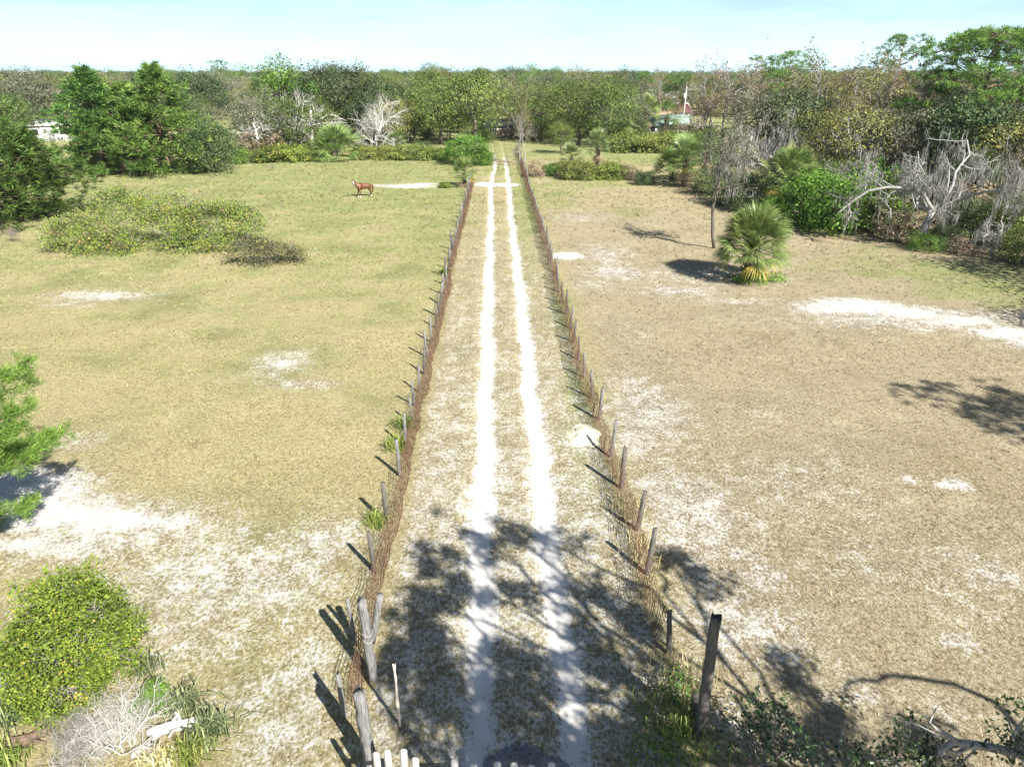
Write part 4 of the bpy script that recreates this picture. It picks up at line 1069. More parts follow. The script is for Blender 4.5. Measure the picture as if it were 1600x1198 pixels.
# ------------------------------------------------------------------ chestnut horse
def horse():
    e = empty('horse', (*G(569, 308), 0), math.radians(34), .92); tag(e, 'chestnut horse with white blaze and socks standing in the left field', 'horse')
    V, E_, R = [], [], []
    def v(p, r, prev=None):
        V.append(p); R.append(r)
        if prev is not None: E_.append((prev, len(V) - 1))
        return len(V) - 1
    b0 = v((0, 0, 1.14), .345)
    b1 = v((.38, 0, 1.18), .315, b0); b2 = v((.70, 0, 1.20), .30, b1); b3 = v((.88, 0, 1.14), .17, b2)
    c1 = v((-.34, 0, 1.15), .33, b0); c2 = v((-.60, 0, 1.18), .28, c1)
    n1 = v((-.80, -.01, 1.38), .185, c2); n2 = v((-.99, -.05, 1.56), .145, n1); n3 = v((-1.12, -.12, 1.72), .12, n2)
    h1 = v((-1.20, -.28, 1.68), .11, n3); h2 = v((-1.25, -.45, 1.48), .08, h1); v((-1.26, -.53, 1.38), .068, h2)
    for s in (-1, 1):
        a = v((.72, s * .15, .98), .17, b2); a = v((.64, s * .16, .78), .115, a); a = v((.84, s * .15, .50), .062, a); a = v((.82, s * .15, .16), .042, a); v((.78, s * .15, .02), .052, a)
        d = -.06 if s > 0 else .05
        a = v((-.50, s * .15, .95), .14, c2); a = v((-.50 + d * .4, s * .16, .74), .085, a); a = v((-.50 + d, s * .15, .45), .056, a); a = v((-.50 + d, s * .15, .15), .041, a); v((-.53 + d, s * .15, .02), .052, a)
    me = bpy.data.meshes.new('body'); me.from_pydata(V, E_, [])
    m, n, l, b = newmat('chestnut_coat')
    tc = n.new('ShaderNodeTexCoord'); sx = n.new('ShaderNodeSeparateXYZ'); l.new(tc.outputs['Object'], sx.inputs[0])
    nz = n.new('ShaderNodeTexNoise'); nz.inputs['Scale'].default_value = 2.5; l.new(tc.outputs['Object'], nz.inputs['Vector'])
    r = ramp(n, [(.3, (.10, .040, .018)), (.7, (.165, .068, .030))]); l.new(nz.outputs['Fac'], r.inputs['Fac'])
    lt = n.new('ShaderNodeMath'); lt.operation = 'LESS_THAN'; lt.inputs[1].default_value = .20; l.new(sx.outputs['Z'], lt.inputs[0])
    mx = n.new('ShaderNodeMix'); mx.data_type = 'RGBA'; mx.inputs['B'].default_value = (.72, .68, .62, 1)
    l.new(lt.outputs[0], mx.inputs['Factor']); l.new(r.outputs['Color'], mx.inputs['A']); l.new(mx.outputs['Result'], b.inputs['Base Color'])
    b.inputs['Roughness'].default_value = .5
    me.materials.append(m)
    o = obj('body', me, e)
    sk = o.modifiers.new('skin', 'SKIN'); ss = o.modifiers.new('subdivision', 'SUBSURF'); ss.levels = ss.render_levels = 2
    sk.use_smooth_shade = True
    for i, q in enumerate(me.skin_vertices[0].data): q.radius = (R[i], R[i]); q.use_root = (i == 0)
    hair = paint('dark_mane', (.13, .045, .02), .6)
    f = MB(); rg = np.random.default_rng(4)
    f.tube([(.96, 0, 1.26), (1.04, 0, 1.12), (1.06, 0, .85), (1.04, 0, .55), (1.02, 0, .38)], [.05, .075, .09, .07, .02], 6); obj('tail', f.build('tail', hair), e)
    f = MB(); P = np.array([(-.62, 0, 1.48), (-.78, .02, 1.60), (-.94, .03, 1.74), (-1.07, 0, 1.85)])
    t = rg.random(90) * 2.99; k = t.astype(int); C = P[k] * (1 - (t - k))[:, None] + P[k + 1] * (t - k)[:, None]
    f.leaves(C, np.stack([rg.normal(.2, .2, 90), rg.choice([-1, 1], 90) * .6, -np.ones(90)], 1), .24, .3, rg); obj('mane', f.build('mane', hair), e)
    f = MB()
    for s in (-1, 1): f.tube([(-1.13 + .07 * s, -.13, 1.80), (-1.14 + .10 * s, -.15, 1.89), (-1.14 + .10 * s, -.16, 1.96)], [.035, .03, .004], 5); 
    obj('ears', f.build('ears', m), e)
    f = MB(); f.poly([(-1.23, -.26, 1.80), (-1.17, -.26, 1.80), (-1.28, -.42, 1.66), (-1.20, -.42, 1.66), (-1.28, -.54, 1.50), (-1.22, -.54, 1.50)], [(0, 2, 1), (1, 2, 3), (2, 4, 3), (3, 4, 5)])
    obj('blaze', f.build('blaze', paint('white_hair', (.75, .72, .68))), e)
horse()

# ------------------------------------------------------------------ hero palms and single plants
def place_palm(x, yb, yt, th, ng, ny, nd, label, seed, fs=1.0, elo=-.45, tr=.17):
    loc = G(x, yb); h = topz(yt, loc[1]); s = h / (th + 1.75 * fs)
    return palm_things('cabbage_palm', (*loc, float(gz(*loc))), 0, s, label, None, seed, th, ng, ny, nd, tr=tr, fs=fs, elo=elo)
place_palm(1168, 437, 332, 1.55, 120, 3, 0, 'big round fan palm standing alone in the right field', 301, 1.0, -.32, .26)
place_palm(1228, 335, 232, 1.9, 58, 26, 12, 'fan palm with a skirt of yellow fronds before the right wood', 302, 1.0, -.6)
place_palm(726, 292, 249, 1.6, 46, 2, 8, 'short fan palm at the far end of the left fence', 303, 1.0, -.4)
near_shrub('weed_patch', 1180, 441, [(-.5, 0, .2, .8, .5, .3), (.9, .1, .2, .9, .5, .3), (.1, -.2, .3, .6, .4, .4)], 60, 'bright', 'green weeds around the foot of the lone fan palm', 65, .17, 14, .2)
# thin mossy tree with its crook
AR['thin'] = [bare(201, 9, .15, 3, lean=(.10, 0), mat='bark', kids=(5, 6), wander=.42, up=.02, trunk=.80, t0=.5, shrink=(.34, .62), moss=480, mossL=.6, mosswd=.07, leafmat_='oakgrey', nleaf=700, ls=.18)]
pl('thin', 1116, 388, 185, 'thin leaning trunk with mossy grey branches behind the lone palm', name='thin_tree', rz=0.0)
def crooked(seed, limbs, r, trunk, moss, mossL, mat='barkpale'):
    """short trunk with a few long crooked limbs, moss hanging from them"""
    rng = np.random.default_rng(seed); w = MB(); nodes = []
    T = curve((0, 0, -.2), trunk, rng, .12, 6); w.tube(T, np.linspace(r * 1.25, r * .9, 6), 9)
    for (d, L, q, t) in limbs:
        d = np.array(d, float); d /= np.linalg.norm(d)
        st = np.array([np.interp(t, np.linspace(0, 1, 6), T[:, k]) for k in range(3)])
        grow(w, rng, st, d, L, r * q, 1, 4, nodes, .40, .04, (5, 7), (.5, 1.2), (.28, .50), (7, 6, 5, 3, 3), .3)
    for a in w.V: a[:, 2] = np.maximum(a[:, 2], -.2)
    hh = max(a[:, 2].max() for a in w.V)
    f = MB(); hang_moss(f, nodes, rng, 1, moss, mossL, .042)
    return dict(h=hh, r=4, trunk=w.build('trunk', M[mat], True), moss=f.build('hanging_moss', M['moss']))
AR['mossoak'] = [crooked(5, [((-.22, 0, 1), 5.4, .55, 1), ((-.75, .1, .85), 3.4, .45, .9), ((.12, .2, .95), 4.6, .45, 1), ((.85, -.15, .6), 4.0, .55, .85), ((.62, .3, .8), 4.8, .45, 1), ((-.5, -.4, .45), 3.2, .35, .7)], .19, (.35, 0, 1.9), 1500, .75)]
pl('mossoak', 1432, 386, 205, 'gnarled bleached oak hung with grey moss at the right wood edge', name='moss_hung_oak', wide=1.0, rz=0.0)
AR['mossoak2'] = [crooked(9, [((.95, 0, .3), 3.8, .6, .8), ((-.5, .1, .8), 3.0, .5, 1), ((.5, -.2, .7), 3.2, .5, 1), ((-.9, -.2, .25), 2.6, .4, .7)], .15, (.3, 0, 1.4), 420, .7, 'barkgrey')]
pl('mossoak2', 1548, 398, 290, 'low moss hung bare tree at the right edge beyond the bleached oak', name='moss_hung_oak', rz=.2)
AR['bigpine'] = [pine_tall(401, 16, 8.0, .40, 32, nclump=1150, needles=34, ls=.46, flat=.2)]
pl('bigpine', 1492, 300, 44, 'tallest broad pine with dark spreading limbs at upper right', 'pine tree', name='pine_tree', rz=1.2)
pl('pinetall', 1372, 240, 54, 'lone flat topped pine rising above the right wood', 'pine tree', var=1, rz=2.0)
pl('bigpine', 1690, 345, 150, 'bright green pine cut by the right edge', 'pine tree', name='pine_tree', rz=4.0)

# shade trees just outside the right and left edges (their shadows and boughs show)
plant('pinetall', (26.0, 12.8), 12.5, 'pine right of the frame casting feathery shade on the brown field', 'pine tree', var=0, rz=1.0)
plant('oak', (33.5, 27.0), 9.5, 'oak right of the frame shading the green right field edge', 'tree', wide=.8)
plant('oak', (37.0, 36.0), 10, 'oak beyond the right edge shading the wood border', 'tree', wide=.8)
AR['nearpine'] = [pine_young(84, 9.6, 2.8, 88, ('pinegreen', 'pinebark'), .08, .21, 46, 44)]
plant('nearpine', (-14.55, 15.2), 9.6, 'young pine whose bright boughs enter at the left edge', 'pine tree', name='young_pine')

# ------------------------------------------------------------------ left block
for x, yb, yt, v, wd, lb in [(0, 350, 146, 2, 1.25, 'young pine with its top at the left edge above the field'), (70, 338, 200, 0, 1.55, 'lower young pine with sweeping skirts left of the bramble mound'),
                         (165, 270, 100, 0, 1.3, 'leftmost tall bushy pine of the group beside the white house'), (216, 270, 124, 1, 1.4, 'shorter middle pine of the bushy group on the left'), (266, 271, 95, 2, 1.2, 'rightmost tall bushy pine of the group on the left'), (150, 262, 192, 1, 1.2, 'small pine between the white house and the tall pines')]:
    pl('pineyoung', x, yb, yt, lb, 'pine tree', var=v, wide=wd)
pl('juniper', 338, 270, 172, 'dark rounded evergreen at the right end of the left pines')
pl('shrub', 374, 256, 222, 'bright green bush right of the dark rounded evergreen', 'bush', var=1)
pl('twigs', 205, 274, 245, 'grey twiggy bush under the left pines', 'bush')
pl('palm', 278, 272, 250, 'small palm at the foot of the left pines', 'palm tree', var=2)
for x, yb, yt, lb in [(28, 225, 108, 'mossy grey oak at far left behind the young pine'), (60, 222, 92, 'tallest mossy grey oak on the far left skyline'), (105, 218, 112, 'mossy grey oak above the white house')]:
    pl('oakgrey', x, yb, yt, lb, 'tree')
pl('oakdark', -25, 235, 125, 'dark tree cut by the left edge behind the young pine')
pl('dead', 400, 248, 165, 'low white dead tree leftmost of the bleached trees', var=1, rz=1.0)
pl('dead', 452, 246, 128, 'large white dead tree under the tall bright green tree', var=0, rz=.5)
pl('dead', 492, 246, 140, 'leaning white dead tree beside the palmetto clump', var=1, rz=2.8)
pl('dead', 585, 240, 142, 'many stemmed white dead tree right of the palmetto clump', var=2, rz=.3)
pl('hard', 425, 235, 140, 'brownish half bare tree between the white dead trees', var=2)
pl('brightoak', 448, 228, 80, 'tall bright green tree with open lobed top left of centre', rz=.6)
pl('brightoak', 488, 228, 112, 'shorter bright green tree right of the tall lobed one')
pl('oakdark', 535, 228, 84, 'tallest dark green tree left of centre')
pl('oakdark', 588, 226, 108, 'dark green tree right of the tallest dark one')
pl('olive', 615, 232, 140, 'olive tree behind the many stemmed dead tree')
pl('palm', 526, 249, 200, 'bushy palmetto clump at the far field edge', 'palm tree', var=2, name='palmetto', wide=1.3)
for x, yb, yt, k, lb in [(575, 248, 230, 0, 'left piece of the yellow green hedge at the far field edge'), (612, 249, 229, 0, 'middle piece of the yellow green hedge at the far field edge'), (650, 249, 227, 0, 'right piece of the yellow green hedge at the far field edge'), (683, 250, 232, 1, 'hedge end beside the round bright bush'), (455, 251, 226, 1, 'reddish green thicket under the white dead trees'), (490, 250, 230, 0, 'green thicket left of the palmetto clump'), (425, 252, 228, 1, 'thicket at the foot of the brownish half bare tree')]:
    pl('hedge', x, yb, yt, lb, 'hedge', var=k, wide=1.25, name='field_hedge')
pl('brown', 385, 252, 205, 'brown twiggy thicket right of the bright green bush', 'bush')
pl('shrub', 728, 257, 205, 'large round bright green bush beside the drive', 'bush', var=0, wide=1.1, name='round_bush')
pl('shrub', 757, 258, 228, 'lower right shoulder of the bright bush beside the drive', 'bush', var=1)
pl('twigs', 425, 266, 256, 'tiny grey weed in the far left field', 'bush')
pl('hedge', 695, 293, 284, 'small dark clump on sand left of the short fan palm', 'bush', var=1, name='low_bush')

# centre
for x, yb, yt, k, lb in [(640, 224, 128, 'oak', 'oak left of the big centre oaks'), (690, 226, 118, 'oak', 'broad oak behind the far hedge'), (742, 226, 108, 'oak', 'tallest broad oak left of the drive end'), (795, 214, 122, 'olive', 'olive oak straight above the drive end'), (838, 222, 120, 'oak', 'oak right of the drive end'), (905, 226, 112, 'oak', 'broad dark oak right of the drive'), (945, 230, 135, 'oak', 'lower oak right of the broad dark oak'), (985, 222, 138, 'oakgrey', 'greyish oak left of the green roofed house'), (875, 240, 185, 'oak', 'small oak in the grass right of the drive')]:
    pl(k, x, yb, yt, lb)
pl('hard', 812, 256, 148, 'grey bare tree at the far end of the right fence', var=1, wide=.62, name='bare_tree')
pl('hard', 822, 262, 170, 'second grey bare tree just right of the fence end', var=2, wide=.55, name='bare_tree')
for x, yb, yt, k, v, lb in [(862, 275, 250, 'shrub', 1, 'dark green rounded bush in the grass right of the fence end'), (836, 276, 252, 'brown', 0, 'brown bush against the far right fence'), (905, 279, 252, 'hedge', 0, 'low thicket left of the palm pair'), (955, 279, 254, 'hedge', 1, 'low thicket right of the palm pair'), (985, 281, 258, 'brown', 0, 'reddish brown thicket right of the palm pair'), (1008, 288, 262, 'shrubdark', 0, 'dark bush at the corner of the right wood')]:
    pl(k, x, yb, yt, lb, 'bush', var=v)
for x, yb, yt, v, lb in [(892, 275, 226, 0, 'left palm of the pair in the right pasture'), (932, 273, 204, 1, 'taller right palm of the pair in the right pasture'), (1008, 220, 150, 1, 'dark palm left of the tan roofed house'), (1040, 216, 158, 0, 'palm just behind the green roof'), (985, 222, 165, 0, 'palm left of the dark palm by the houses'), (1068, 292, 215, 0, 'dark palm at the near corner of the right wood'), (1050, 285, 235, 2, 'low palm left of the dark corner palm'), (1098, 285, 205, 1, 'palm behind the thin mossy tree'), (1410, 330, 262, 0, 'shaded palm in the right wood beside the bleached oak')]:
    pl('palm', x, yb, yt, lb, 'palm tree', var=v)
for i, (x, yb, yt) in enumerate([(985, 236, 206), (1005, 235, 203), (1028, 237, 208), (1052, 238, 205), (1075, 240, 210), (1098, 245, 212)]):
    pl('shrub' if i % 2 else 'hedge', x, yb, yt, '%s bush counted from the left in the row below the houses' % ['first', 'second', 'third', 'fourth', 'fifth', 'sixth'][i], 'bush', group='bushes below the houses', var=i, name='row_bush', wide=1.2)

# right wood edge
for x, yb, yt, k, v, lb in [(1092, 235, 100, 'hard', 0, 'orange tinged bare tree above the utility pole'), (1128, 235, 82, 'hard', 2, 'tall narrow grey bare tree right of the houses'), (1155, 240, 108, 'hard', 0, 'rusty orange tree behind the mossy grey tree'), (1192, 262, 128, 'oakgrey', 0, 'dark grey mossy oak behind the yellow skirted palm'), (1232, 262, 118, 'oakdark', 0, 'dark oak left of the right wood hardwoods'),
                           (1262, 262, 74, 'hard', 1, 'tall grey bare hardwood breaking the skyline'), (1300, 268, 88, 'hard', 1, 'golden olive hardwood right of the tall bare one'), (1335, 268, 92, 'hard', 0, 'orange brown hardwood in the right wood'), (1365, 280, 104, 'hard', 1, 'grey olive hardwood below the flat topped pine'), (1408, 285, 92, 'hard', 2, 'brown bare hardwood left of the tallest pine'), (1318, 300, 140, 'olive', 0, 'olive tree in the middle of the right wood'), (1385, 305, 150, 'oakgrey', 1, 'grey mossy tree behind the bleached oak'), (1280, 292, 150, 'olive', 1, 'olive tree behind the bright green bushes'),
                           (1440, 300, 140, 'oakdark', 1, 'dark oak under the tallest pine'), (1560, 330, 170, 'olive', 0, 'olive tree under the right edge pine'), (1505, 335, 225, 'oakdark', 0, 'low dark oak behind the right moss hung tree'), (1590, 350, 230, 'hard', 2, 'twiggy brown tree at the right edge'),
                           (1182, 220, 86, 'pinetall', 0, 'pine with tufted crown above the orange tree'), (1215, 218, 80, 'pinetall', 1, 'pine just left of the tall bare hardwood'), (1130, 300, 182, 'oakgrey', 1, 'greyish tree behind the thin mossy trunk'), (1160, 285, 170, 'mossdead', 0, 'moss draped dead tree left of the yellow skirted palm'), (1200, 290, 165, 'mossdead', 1, 'moss draped dead tree behind the yellow skirted palm'), (1345, 320, 200, 'mossdead', 0, 'grey bare tree between the bushes and the bleached oak')]:
    pl(k, x, yb, yt, lb, 'pine tree' if k == 'pinetall' else 'tree', var=v)
for x, yb, yt, k, v, lb in [(1262, 342, 262, 'shrub', 0, 'bright green bush right of the yellow skirted palm'), (1302, 357, 245, 'shrub', 2, 'largest bright green bush at the right wood edge'), (1335, 358, 292, 'shrub', 1, 'low bright green bush right of the largest one'), (1270, 355, 310, 'shrub', 1, 'low bush in front of the bright green bushes'), (1180, 330, 262, 'shrubdark', 0, 'dark bush left of the yellow skirted palm'), (1150, 320, 262, 'shrubdark', 1, 'shaded bush behind the thin mossy trunk'), (1110, 305, 255, 'shrubdark', 0, 'dark bush right of the corner palm'), (1205, 345, 300, 'shrub', 1, 'small green bush under the yellow skirted palm'),
                           (1370, 365, 300, 'shrubdark', 1, 'dark bush left of the bleached oak'), (1400, 380, 330, 'brown', 0, 'brown thicket at the foot of the bleached oak'), (1475, 388, 345, 'shrubdark', 0, 'green thicket right of the bleached oak'), (1520, 375, 300, 'shrubdark', 0, 'dark bush behind the low moss hung tree'), (1580, 385, 300, 'shrubdark', 1, 'dark bush at the right edge of the wood'), (1600, 410, 350, 'shrubdark', 1, 'low thicket at the right edge below the wood'), (1440, 392, 358, 'shrub', 2, 'small green plants under the bleached oak'), (1500, 398, 370, 'brown', 0, 'grassy thicket below the low moss hung tree'), (22, 378, 350, 'twigs', 0, 'grey twiggy weed at the left edge by the young pine')]:
    pl(k, x, yb, yt, lb, 'bush', var=v)

# filler of the right wood: trees nothing in the photograph tells apart
ORD = ['first', 'second', 'third', 'fourth', 'fifth', 'sixth', 'seventh', 'eighth', 'ninth', 'tenth', 'eleventh', 'twelfth', 'thirteenth', 'fourteenth', 'fifteenth', 'sixteenth', 'seventeenth', 'eighteenth', 'nineteenth', 'twentieth']
def ordinal(k):
    if k < 20: return ORD[k]
    tens = {2: 'twenty', 3: 'thirty', 4: 'forty', 5: 'fifty'}[(k + 1) // 10]
    return (tens[:-1] + 'ieth') if (k + 1) % 10 == 0 else tens + '-' + ORD[k % 10]
LOOK = {'oak': 'green rounded oak', 'oakdark': 'dark green evergreen', 'oakgrey': 'greyish mossy oak', 'olive': 'olive hardwood', 'hard': 'bare twiggy hardwood', 'pinetall': 'flat topped pine', 'shrubdark': 'dark green bush', 'brown': 'brown bush', 'twigs': 'bare twiggy bush', 'palm': 'low fan palm'}
def filler(n, region, kinds, hs, where, cat, group, seed, mind):
    """label: look, then place counted from the left among its kind"""
    rng = np.random.default_rng(seed); P = []; E_ = {}
    tries = 0
    while len(P) < n and tries < 9000:
        tries += 1
        p = region(rng)
        if p is None or any((p[0] - q[0]) ** 2 + (p[1] - q[1]) ** 2 < mind ** 2 for q in P): continue
        P.append(p)
        k = kinds[rng.integers(0, len(kinds))]
        e = plant(k, p, rng.uniform(*hs), '', cat, group, rz=rng.uniform(0, 6.28))
        E_.setdefault(k, []).append((p[0] / (p[1] * math.cos(PITCH) + H * math.sin(PITCH)), e))
    for k, l in E_.items():
        for i, (_, e) in enumerate(sorted(l, key=lambda q: q[0])):
            e['label'] = '%s %s from the left %s' % (ordinal(i), LOOK[k], where)
CLEAR = [(*G(85, 217), 14), (*G(1030, 196), 11), (*G(1045, 180), 14), (*G(355, 168), 10), (*G(780, 212), 8), (*G(868, 205), 7)]
def clear(x, y): return all(math.hypot(x - a, y - b) > r for a, b, r in CLEAR)
def reg_right(rng):
    y = rng.uniform(62, 132); x = rng.uniform(20, 110)
    edge = np.interp(y, [55, 65, 80, 100, 130], [44, 39, 36, 38, 46])
    if x < edge + 3 or x > .80 * y + 8: return None
    return (x, y)
filler(52, reg_right, ['hard', 'olive', 'oakgrey', 'hard', 'oakdark', 'olive', 'hard'], (9.5, 13.0), 'inside the right wood', 'tree', 'hardwoods filling the right wood', 501, 5.0)
def reg_right_u(rng):
    y = rng.uniform(52, 110); x = rng.uniform(20, 90)
    edge = np.interp(y, [50, 55, 65, 80, 100, 130], [37, 35, 31, 28, 32, 42])
    if x < edge + 1 or x > .80 * y + 6 or x > edge + 18: return None
    return (x, y)
filler(46, reg_right_u, ['shrubdark', 'brown', 'shrubdark', 'twigs'], (2.4, 4.2), 'in the undergrowth of the right wood', 'bush', 'undergrowth of the right wood', 502, 3.0)
def reg_mid(rng):
    y = rng.uniform(142, 215); x = rng.uniform(-.80 * y, .62 * y)
    return (x, y) if clear(x, y) and not (-30 < x < 28 and y < 146) and not (abs(x * 100 / y - (-62)) < 6 and y < 150) else None
filler(120, reg_mid, ['oak', 'oakgrey', 'olive', 'oakdark', 'hard', 'oak', 'pinetall', 'oakgrey'], (7.5, 13.6), 'in the distant treeline', 'tree', 'trees of the distant treeline', 503, 7.0)
def reg_left(rng):
    y = rng.uniform(104, 142); x = rng.uniform(-.82 * y, -26)
    px = 800 + FPX * x / (y * math.cos(PITCH) + H * math.sin(PITCH))
    if 30 < px < 130 : return None
    return (x, y) if clear(x, y) else None
filler(26, reg_left, ['oakdark', 'oak', 'oakgrey', 'oak'], (6.5, 10), 'behind the left pines and dead trees', 'tree', 'oaks behind the left pines', 504, 6.0)
def reg_cu(rng):
    y = rng.uniform(106, 138); x = rng.uniform(-45, 48)
    if -12 < x < 26 and y < 128: return None
    return (x, y)
filler(26, reg_cu, ['shrubdark', 'brown', 'shrubdark', 'palm'], (2.2, 4), 'in the shade under the centre oaks', 'bush', 'undergrowth below the centre oaks', 505, 4.0)

def reg_centre(rng):
    y = rng.uniform(131, 150); x = rng.uniform(-52, 24)
    return (x, y) if not (-8 < x < 4 and y < 142) and not any(math.hypot(x - a, y - b) < r - 2 for a, b, r in CLEAR) else None
filler(30, reg_centre, ['shrubdark', 'oakdark', 'shrubdark', 'oak'], (4.0, 6.5), 'closing the gaps between the centre oaks', 'tree', 'thicket between the centre oaks', 506, 4.0)
# ------------------------------------------------------------------ houses
M['white'] = paint('white_siding', (.78, .78, .76), .6, .12)
M['cream'] = paint('cream_wall', (.70, .58, .46), .8, .15)
M['tanroof'] = paint('tan_roof', (.52, .36, .27), .8, .25)
M['greenroof'] = paint('green_roof', (.26, .36, .31), .6, .25)
M['redroof'] = paint('red_roof', (.13, .062, .05), .7, .3)
M['greyroof'] = paint('grey_roof', (.34, .35, .36), .6, .25)
M['navyroof'] = paint('navy_roof', (.035, .042, .07), .6, .25)
M['whiteroof'] = paint('white_roof', (.80, .80, .78), .5, .10)
M['greywall'] = paint('grey_wall', (.45, .45, .44), .7, .2)
M['pink'] = paint('pale_pink_wall', (.74, .60, .54), .8, .12)
M['blue'] = paint('blue_tarp', (.16, .26, .46), .6, .2)
def glass():
    m, n, l, b = newmat('window_glass'); b.inputs['Base Color'].default_value = (.02, .025, .03, 1); b.inputs['Roughness'].default_value = .08; return m
M['glass'] = glass()
def house(name, loc, rz, L, D, hw, hr, wall, roof, label, wins, doors, over=.35, flat=False, porch=None):
    e = empty(name, (*loc, 0), rz); tag(e, label, 'house')
    w = MB(); w.box((0, 0, hw / 2 - .1), (L, D, hw + .2))
    if not flat: w.poly([(-L / 2, -D / 2, hw), (-L / 2, D / 2, hw), (-L / 2, 0, hw + hr), (L / 2, -D / 2, hw), (L / 2, D / 2, hw), (L / 2, 0, hw + hr)], [(0, 2, 1), (3, 4, 5)])
    obj('wall', w.build('wall', M[wall]), e)
    r = MB(); o = over; t = .12; x0 = L / 2 + o
    k = hr / (D / 2)
    for s in (-1, 1):
        a = [(-x0, s * (D / 2 + o), hw - k * o + .03), (x0, s * (D / 2 + o), hw - k * o + .03), (x0, 0, hw + hr + .03), (-x0, 0, hw + hr + .03)]
        b = [(p[0], p[1], p[2] + t) for p in a]
        r.poly(a + b, [(0, 1, 2), (0, 2, 3), (4, 6, 5), (4, 7, 6), (0, 4, 1), (1, 4, 5), (1, 5, 2), (2, 5, 6), (2, 6, 3), (3, 6, 7), (3, 7, 0), (0, 7, 4)])
    ro = obj('roof', r.build('roof', M[roof]), e)
    for x, z, ww, hh in wins:
        f = MB()
        for q in (-1, 1): f.box((x + q * (ww / 2 + .03), -D / 2 - .03, z), (.08, .08, hh + .16)); f.box((x, -D / 2 - .03, z + q * (hh / 2 + .03)), (ww - .02, .08, .08))
        wo_ = obj('window', f.build('window', M['white']), e)
        p = MB(); p.box((x, -D / 2 - .012, z), (ww, .03, hh)); obj('pane', p.build('pane', M['glass']), wo_)
    for x, ww, hh in doors:
        f = MB(); f.box((x, -D / 2 - .02, hh / 2), (ww, .06, hh)); do = obj('door', f.build('door', M['greyroof']), e)
        f = MB(); f.box((x + ww * .38, -D / 2 - .07, hh * .48), (.06, .05, .06)); obj('handle', f.build('handle', M['steel']), do)
    return e
house('white_house', G(88, 219), math.radians(32), 10, 6.5, 2.7, .9, 'white', 'whiteroof', 'white house with low white roof behind the left pines', [(-3, 1.6, 1.2, 1.0), (1.4, 1.6, 1.2, 1.0), (3.6, 1.6, .7, 1.2)], [(-.6, .95, 2.05)])
house('tan_roofed_house', G(1012, 208), math.radians(-38), 9, 8, 2.3, 1.7, 'cream', 'tanroof', 'house with tan roof left of the green roofed one', [(-2, 1.5, 1.1, 1), (2, 1.5, 1.1, 1)], [(0, .9, 2.0)])
house('green_roofed_house', G(1040, 213), math.radians(-20), 8, 7, 2.2, 1.5, 'white', 'greenroof', 'low house with pale green roof below the palms', [(-2, 1.4, 1, 1), (2, 1.4, 1, 1)], [(.3, .9, 2.0)])
house('red_banded_house', G(1050, 193), math.radians(8), 6.5, 4.5, 2.6, 1.5, 'pink', 'redroof', 'pale house with dark red roof behind the green roof', [(-2.4, 1.5, 1.2, 1.2), (2.4, 1.5, 1.2, 1.2)], [(0, 1, 2.1)])
house('pale_house', (G(1048, 183)[0], G(1048, 183)[1] + 8), math.radians(-6), 12, 7, 4.6, 1.4, 'pink', 'greyroof', 'taller pale house with grey roof farthest of the right houses', [(-3.4, 3.6, 1.4, 1.2), (1.0, 3.6, 1.4, 1.2), (4.2, 3.6, 1, 1.2)], [(-1, 1, 2.1)])
house('grey_shed', G(357, 170), math.radians(10), 9, 6, 2.4, 1.2, 'white', 'greyroof', 'small pale shed with grey roof beyond the dead trees', [(-2, 1.4, 1, 1)], [(1.5, 1.6, 2.0)])
house('navy_roofed_shed', G(781, 214), math.radians(12), 5.5, 4, 2.1, 1.0, 'cream', 'navyroof', 'shed with dark navy roof at the end of the drive', [(-1.4, 1.4, .8, .8)], [(.8, 1, 1.9)])
house('white_shed', G(868, 207), math.radians(-15), 4.6, 4, 2.2, .9, 'white', 'greyroof', 'white shed half hidden under the centre oaks', [(-1.5, 1.4, .9, .9)], [(.9, 1, 2)])
# utility pole
ux, uy = G(1066, 204)
e = empty('utility_pole', (ux, uy, 0)); tag(e, 'pale utility pole standing beside the red roofed house', 'utility pole')
w = MB(); w.tube([(0, 0, -.4), (.03, 0, 4.5), (.1, 0, 8.4)], [.16, .14, .10], 8); obj('pole', w.build('pole', M['barkwhite']), e)
w = MB(); w.box((.1, -.12, 7.9), (2.0, .1, .12)); obj('crossarm', w.build('crossarm', M['barkgrey']), e)
w = MB(); w.tube([(-.22, -.3, 6.2), (-.22, -.3, 7.1)], .26, 10); obj('transformer', w.build('transformer', M['white']), e)
w = MB(); 
for x in (-.75, 0, .9): w.tube([(.1 + x, -.12, 7.95), (.1 + x, -.12, 8.13)], [.05, .03], 6)
obj('insulators', w.build('insulators', M['greyroof']), e)
w = MB(); bxp = G(1061, 196); o = empty('blue_tarp_stack', (*bxp, 0)); tag(o, 'small blue tarp covered stack right of the red roofed house', 'tarp')
w.box((0, 0, 1.0), (1.6, 1.4, 2.1), taper=.8); w.box((.15, -.1, 2.2), (.9, .8, .4), taper=.6); obj('tarp', w.build('tarp', M['blue']), o)

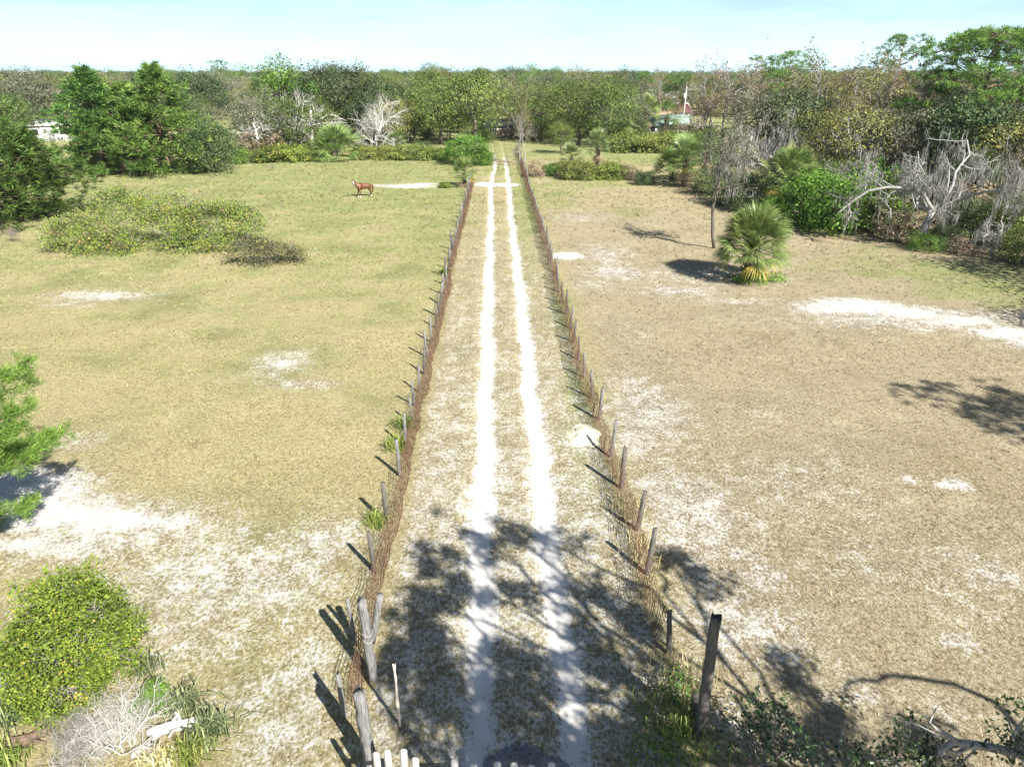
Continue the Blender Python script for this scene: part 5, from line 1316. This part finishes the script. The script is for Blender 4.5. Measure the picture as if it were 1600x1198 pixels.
# ------------------------------------------------------------------ far wood up to the horizon: one mass
def far_wood():
    rng = np.random.default_rng(900); P = []
    for y0, y1, n in [(205, 260, 300), (260, 360, 420), (360, 520, 520), (520, 800, 620), (800, 1300, 700), (1300, 2400, 700)]:
        y = rng.uniform(y0, y1, n); x = rng.uniform(-.85, .85, n) * y
        P.append(np.stack([x, y, np.zeros(n)], 1))
    P = np.concatenate(P); n = len(P)
    sc = rng.uniform(.58, 1.02, n) * np.where(rng.random(n) < .07, rng.uniform(1.15, 1.4, n), 1); sc *= np.interp(P[:, 1], [200, 600, 2400], [1, 1.02, 1.06])
    rz = rng.uniform(0, 6.28, n)
    src = [AR['oak'][0], AR['oakdark'][0], AR['oakgrey'][0], AR['olive'][0], AR['oak'][1], AR['oakgrey'][1], AR['pinetall'][0]]
    kind = rng.choice(len(src), n, p=[.22, .15, .22, .15, .14, .08, .04])
    sc = np.where(kind == 6, sc * .74, sc)
    me = bpy.data.meshes.new('far_wood'); me.from_pydata([tuple(p) for p in P], [], [])
    me.attributes.new('sc', 'FLOAT', 'POINT').data.foreach_set('value', sc.astype(np.float32))
    me.attributes.new('rz', 'FLOAT', 'POINT').data.foreach_set('value', rz.astype(np.float32))
    me.attributes.new('kd', 'INT', 'POINT').data.foreach_set('value', kind.astype(np.int32))
    o = obj('far_wood', me); tag(o, 'unbroken grey green wood stretching to the horizon', 'wood', kind='stuff')
    ng = bpy.data.node_groups.new('far_wood', 'GeometryNodeTree')
    ng.interface.new_socket('Geometry', in_out='INPUT', socket_type='NodeSocketGeometry'); ng.interface.new_socket('Geometry', in_out='OUTPUT', socket_type='NodeSocketGeometry')
    N, L = ng.nodes, ng.links
    gi = N.new('NodeGroupInput'); go = N.new('NodeGroupOutput'); jo = N.new('GeometryNodeJoinGeometry')
    def named(k, t):
        a = N.new('GeometryNodeInputNamedAttribute'); a.data_type = t; a.inputs['Name'].default_value = k
        return a.outputs['Attribute']
    cx = N.new('ShaderNodeCombineXYZ'); L.new(named('rz', 'FLOAT'), cx.inputs['Z'])
    s_, k_ = named('sc', 'FLOAT'), named('kd', 'INT')
    # tiny source objects hold the shared crown meshes
    for i, a in enumerate(src):
        so = SRC[i]
        oi = N.new('GeometryNodeObjectInfo'); oi.inputs['Object'].default_value = so; oi.inputs['As Instance'].default_value = True
        cp = N.new('FunctionNodeCompare'); cp.data_type = 'INT'; cp.operation = 'EQUAL'
        ins = [q for q in cp.inputs if q.type == 'INT']
        L.new(k_, ins[0]); ins[1].default_value = i
        ip = N.new('GeometryNodeInstanceOnPoints')
        L.new(gi.outputs[0], ip.inputs['Points']); L.new(cp.outputs['Result'], ip.inputs['Selection']); L.new(oi.outputs['Geometry'], ip.inputs['Instance'])
        L.new(cx.outputs[0], ip.inputs['Rotation']); L.new(s_, ip.inputs['Scale']); L.new(ip.outputs['Instances'], jo.inputs[0])
    L.new(jo.outputs[0], go.inputs[0])
    md = o.modifiers.new('wood', 'NODES'); md.node_group = ng
# crowns already standing in the scene serve as the sources
SRC = []
for a in [AR['oak'][0], AR['oakdark'][0], AR['oakgrey'][0], AR['olive'][0], AR['oak'][1], AR['oakgrey'][1], AR['pinetall'][0]]:
    SRC.append(next(o for o in bpy.data.objects if o.data is a['crown']))
bpy.context.view_layer.update()
far_wood()

# ------------------------------------------------------------------ thin haze: far trees fade a little towards the horizon
def haze():
    w = MB(); w.box((0, 1200, 10.0), (6400, 2860, 22.4)); m, n, l, b = newmat('haze'); n.remove(b)
    v = n.new('ShaderNodeVolumePrincipled'); v.inputs['Color'].default_value = (.80, .88, .96, 1); v.inputs['Density'].default_value = .00014; v.inputs['Anisotropy'].default_value = .3
    l.new(v.outputs['Volume'], n['Material Output'].inputs['Volume'])
    tag(obj('haze', w.build('haze', m)), 'thin pale haze over the far wood', 'haze', kind='stuff')
haze()
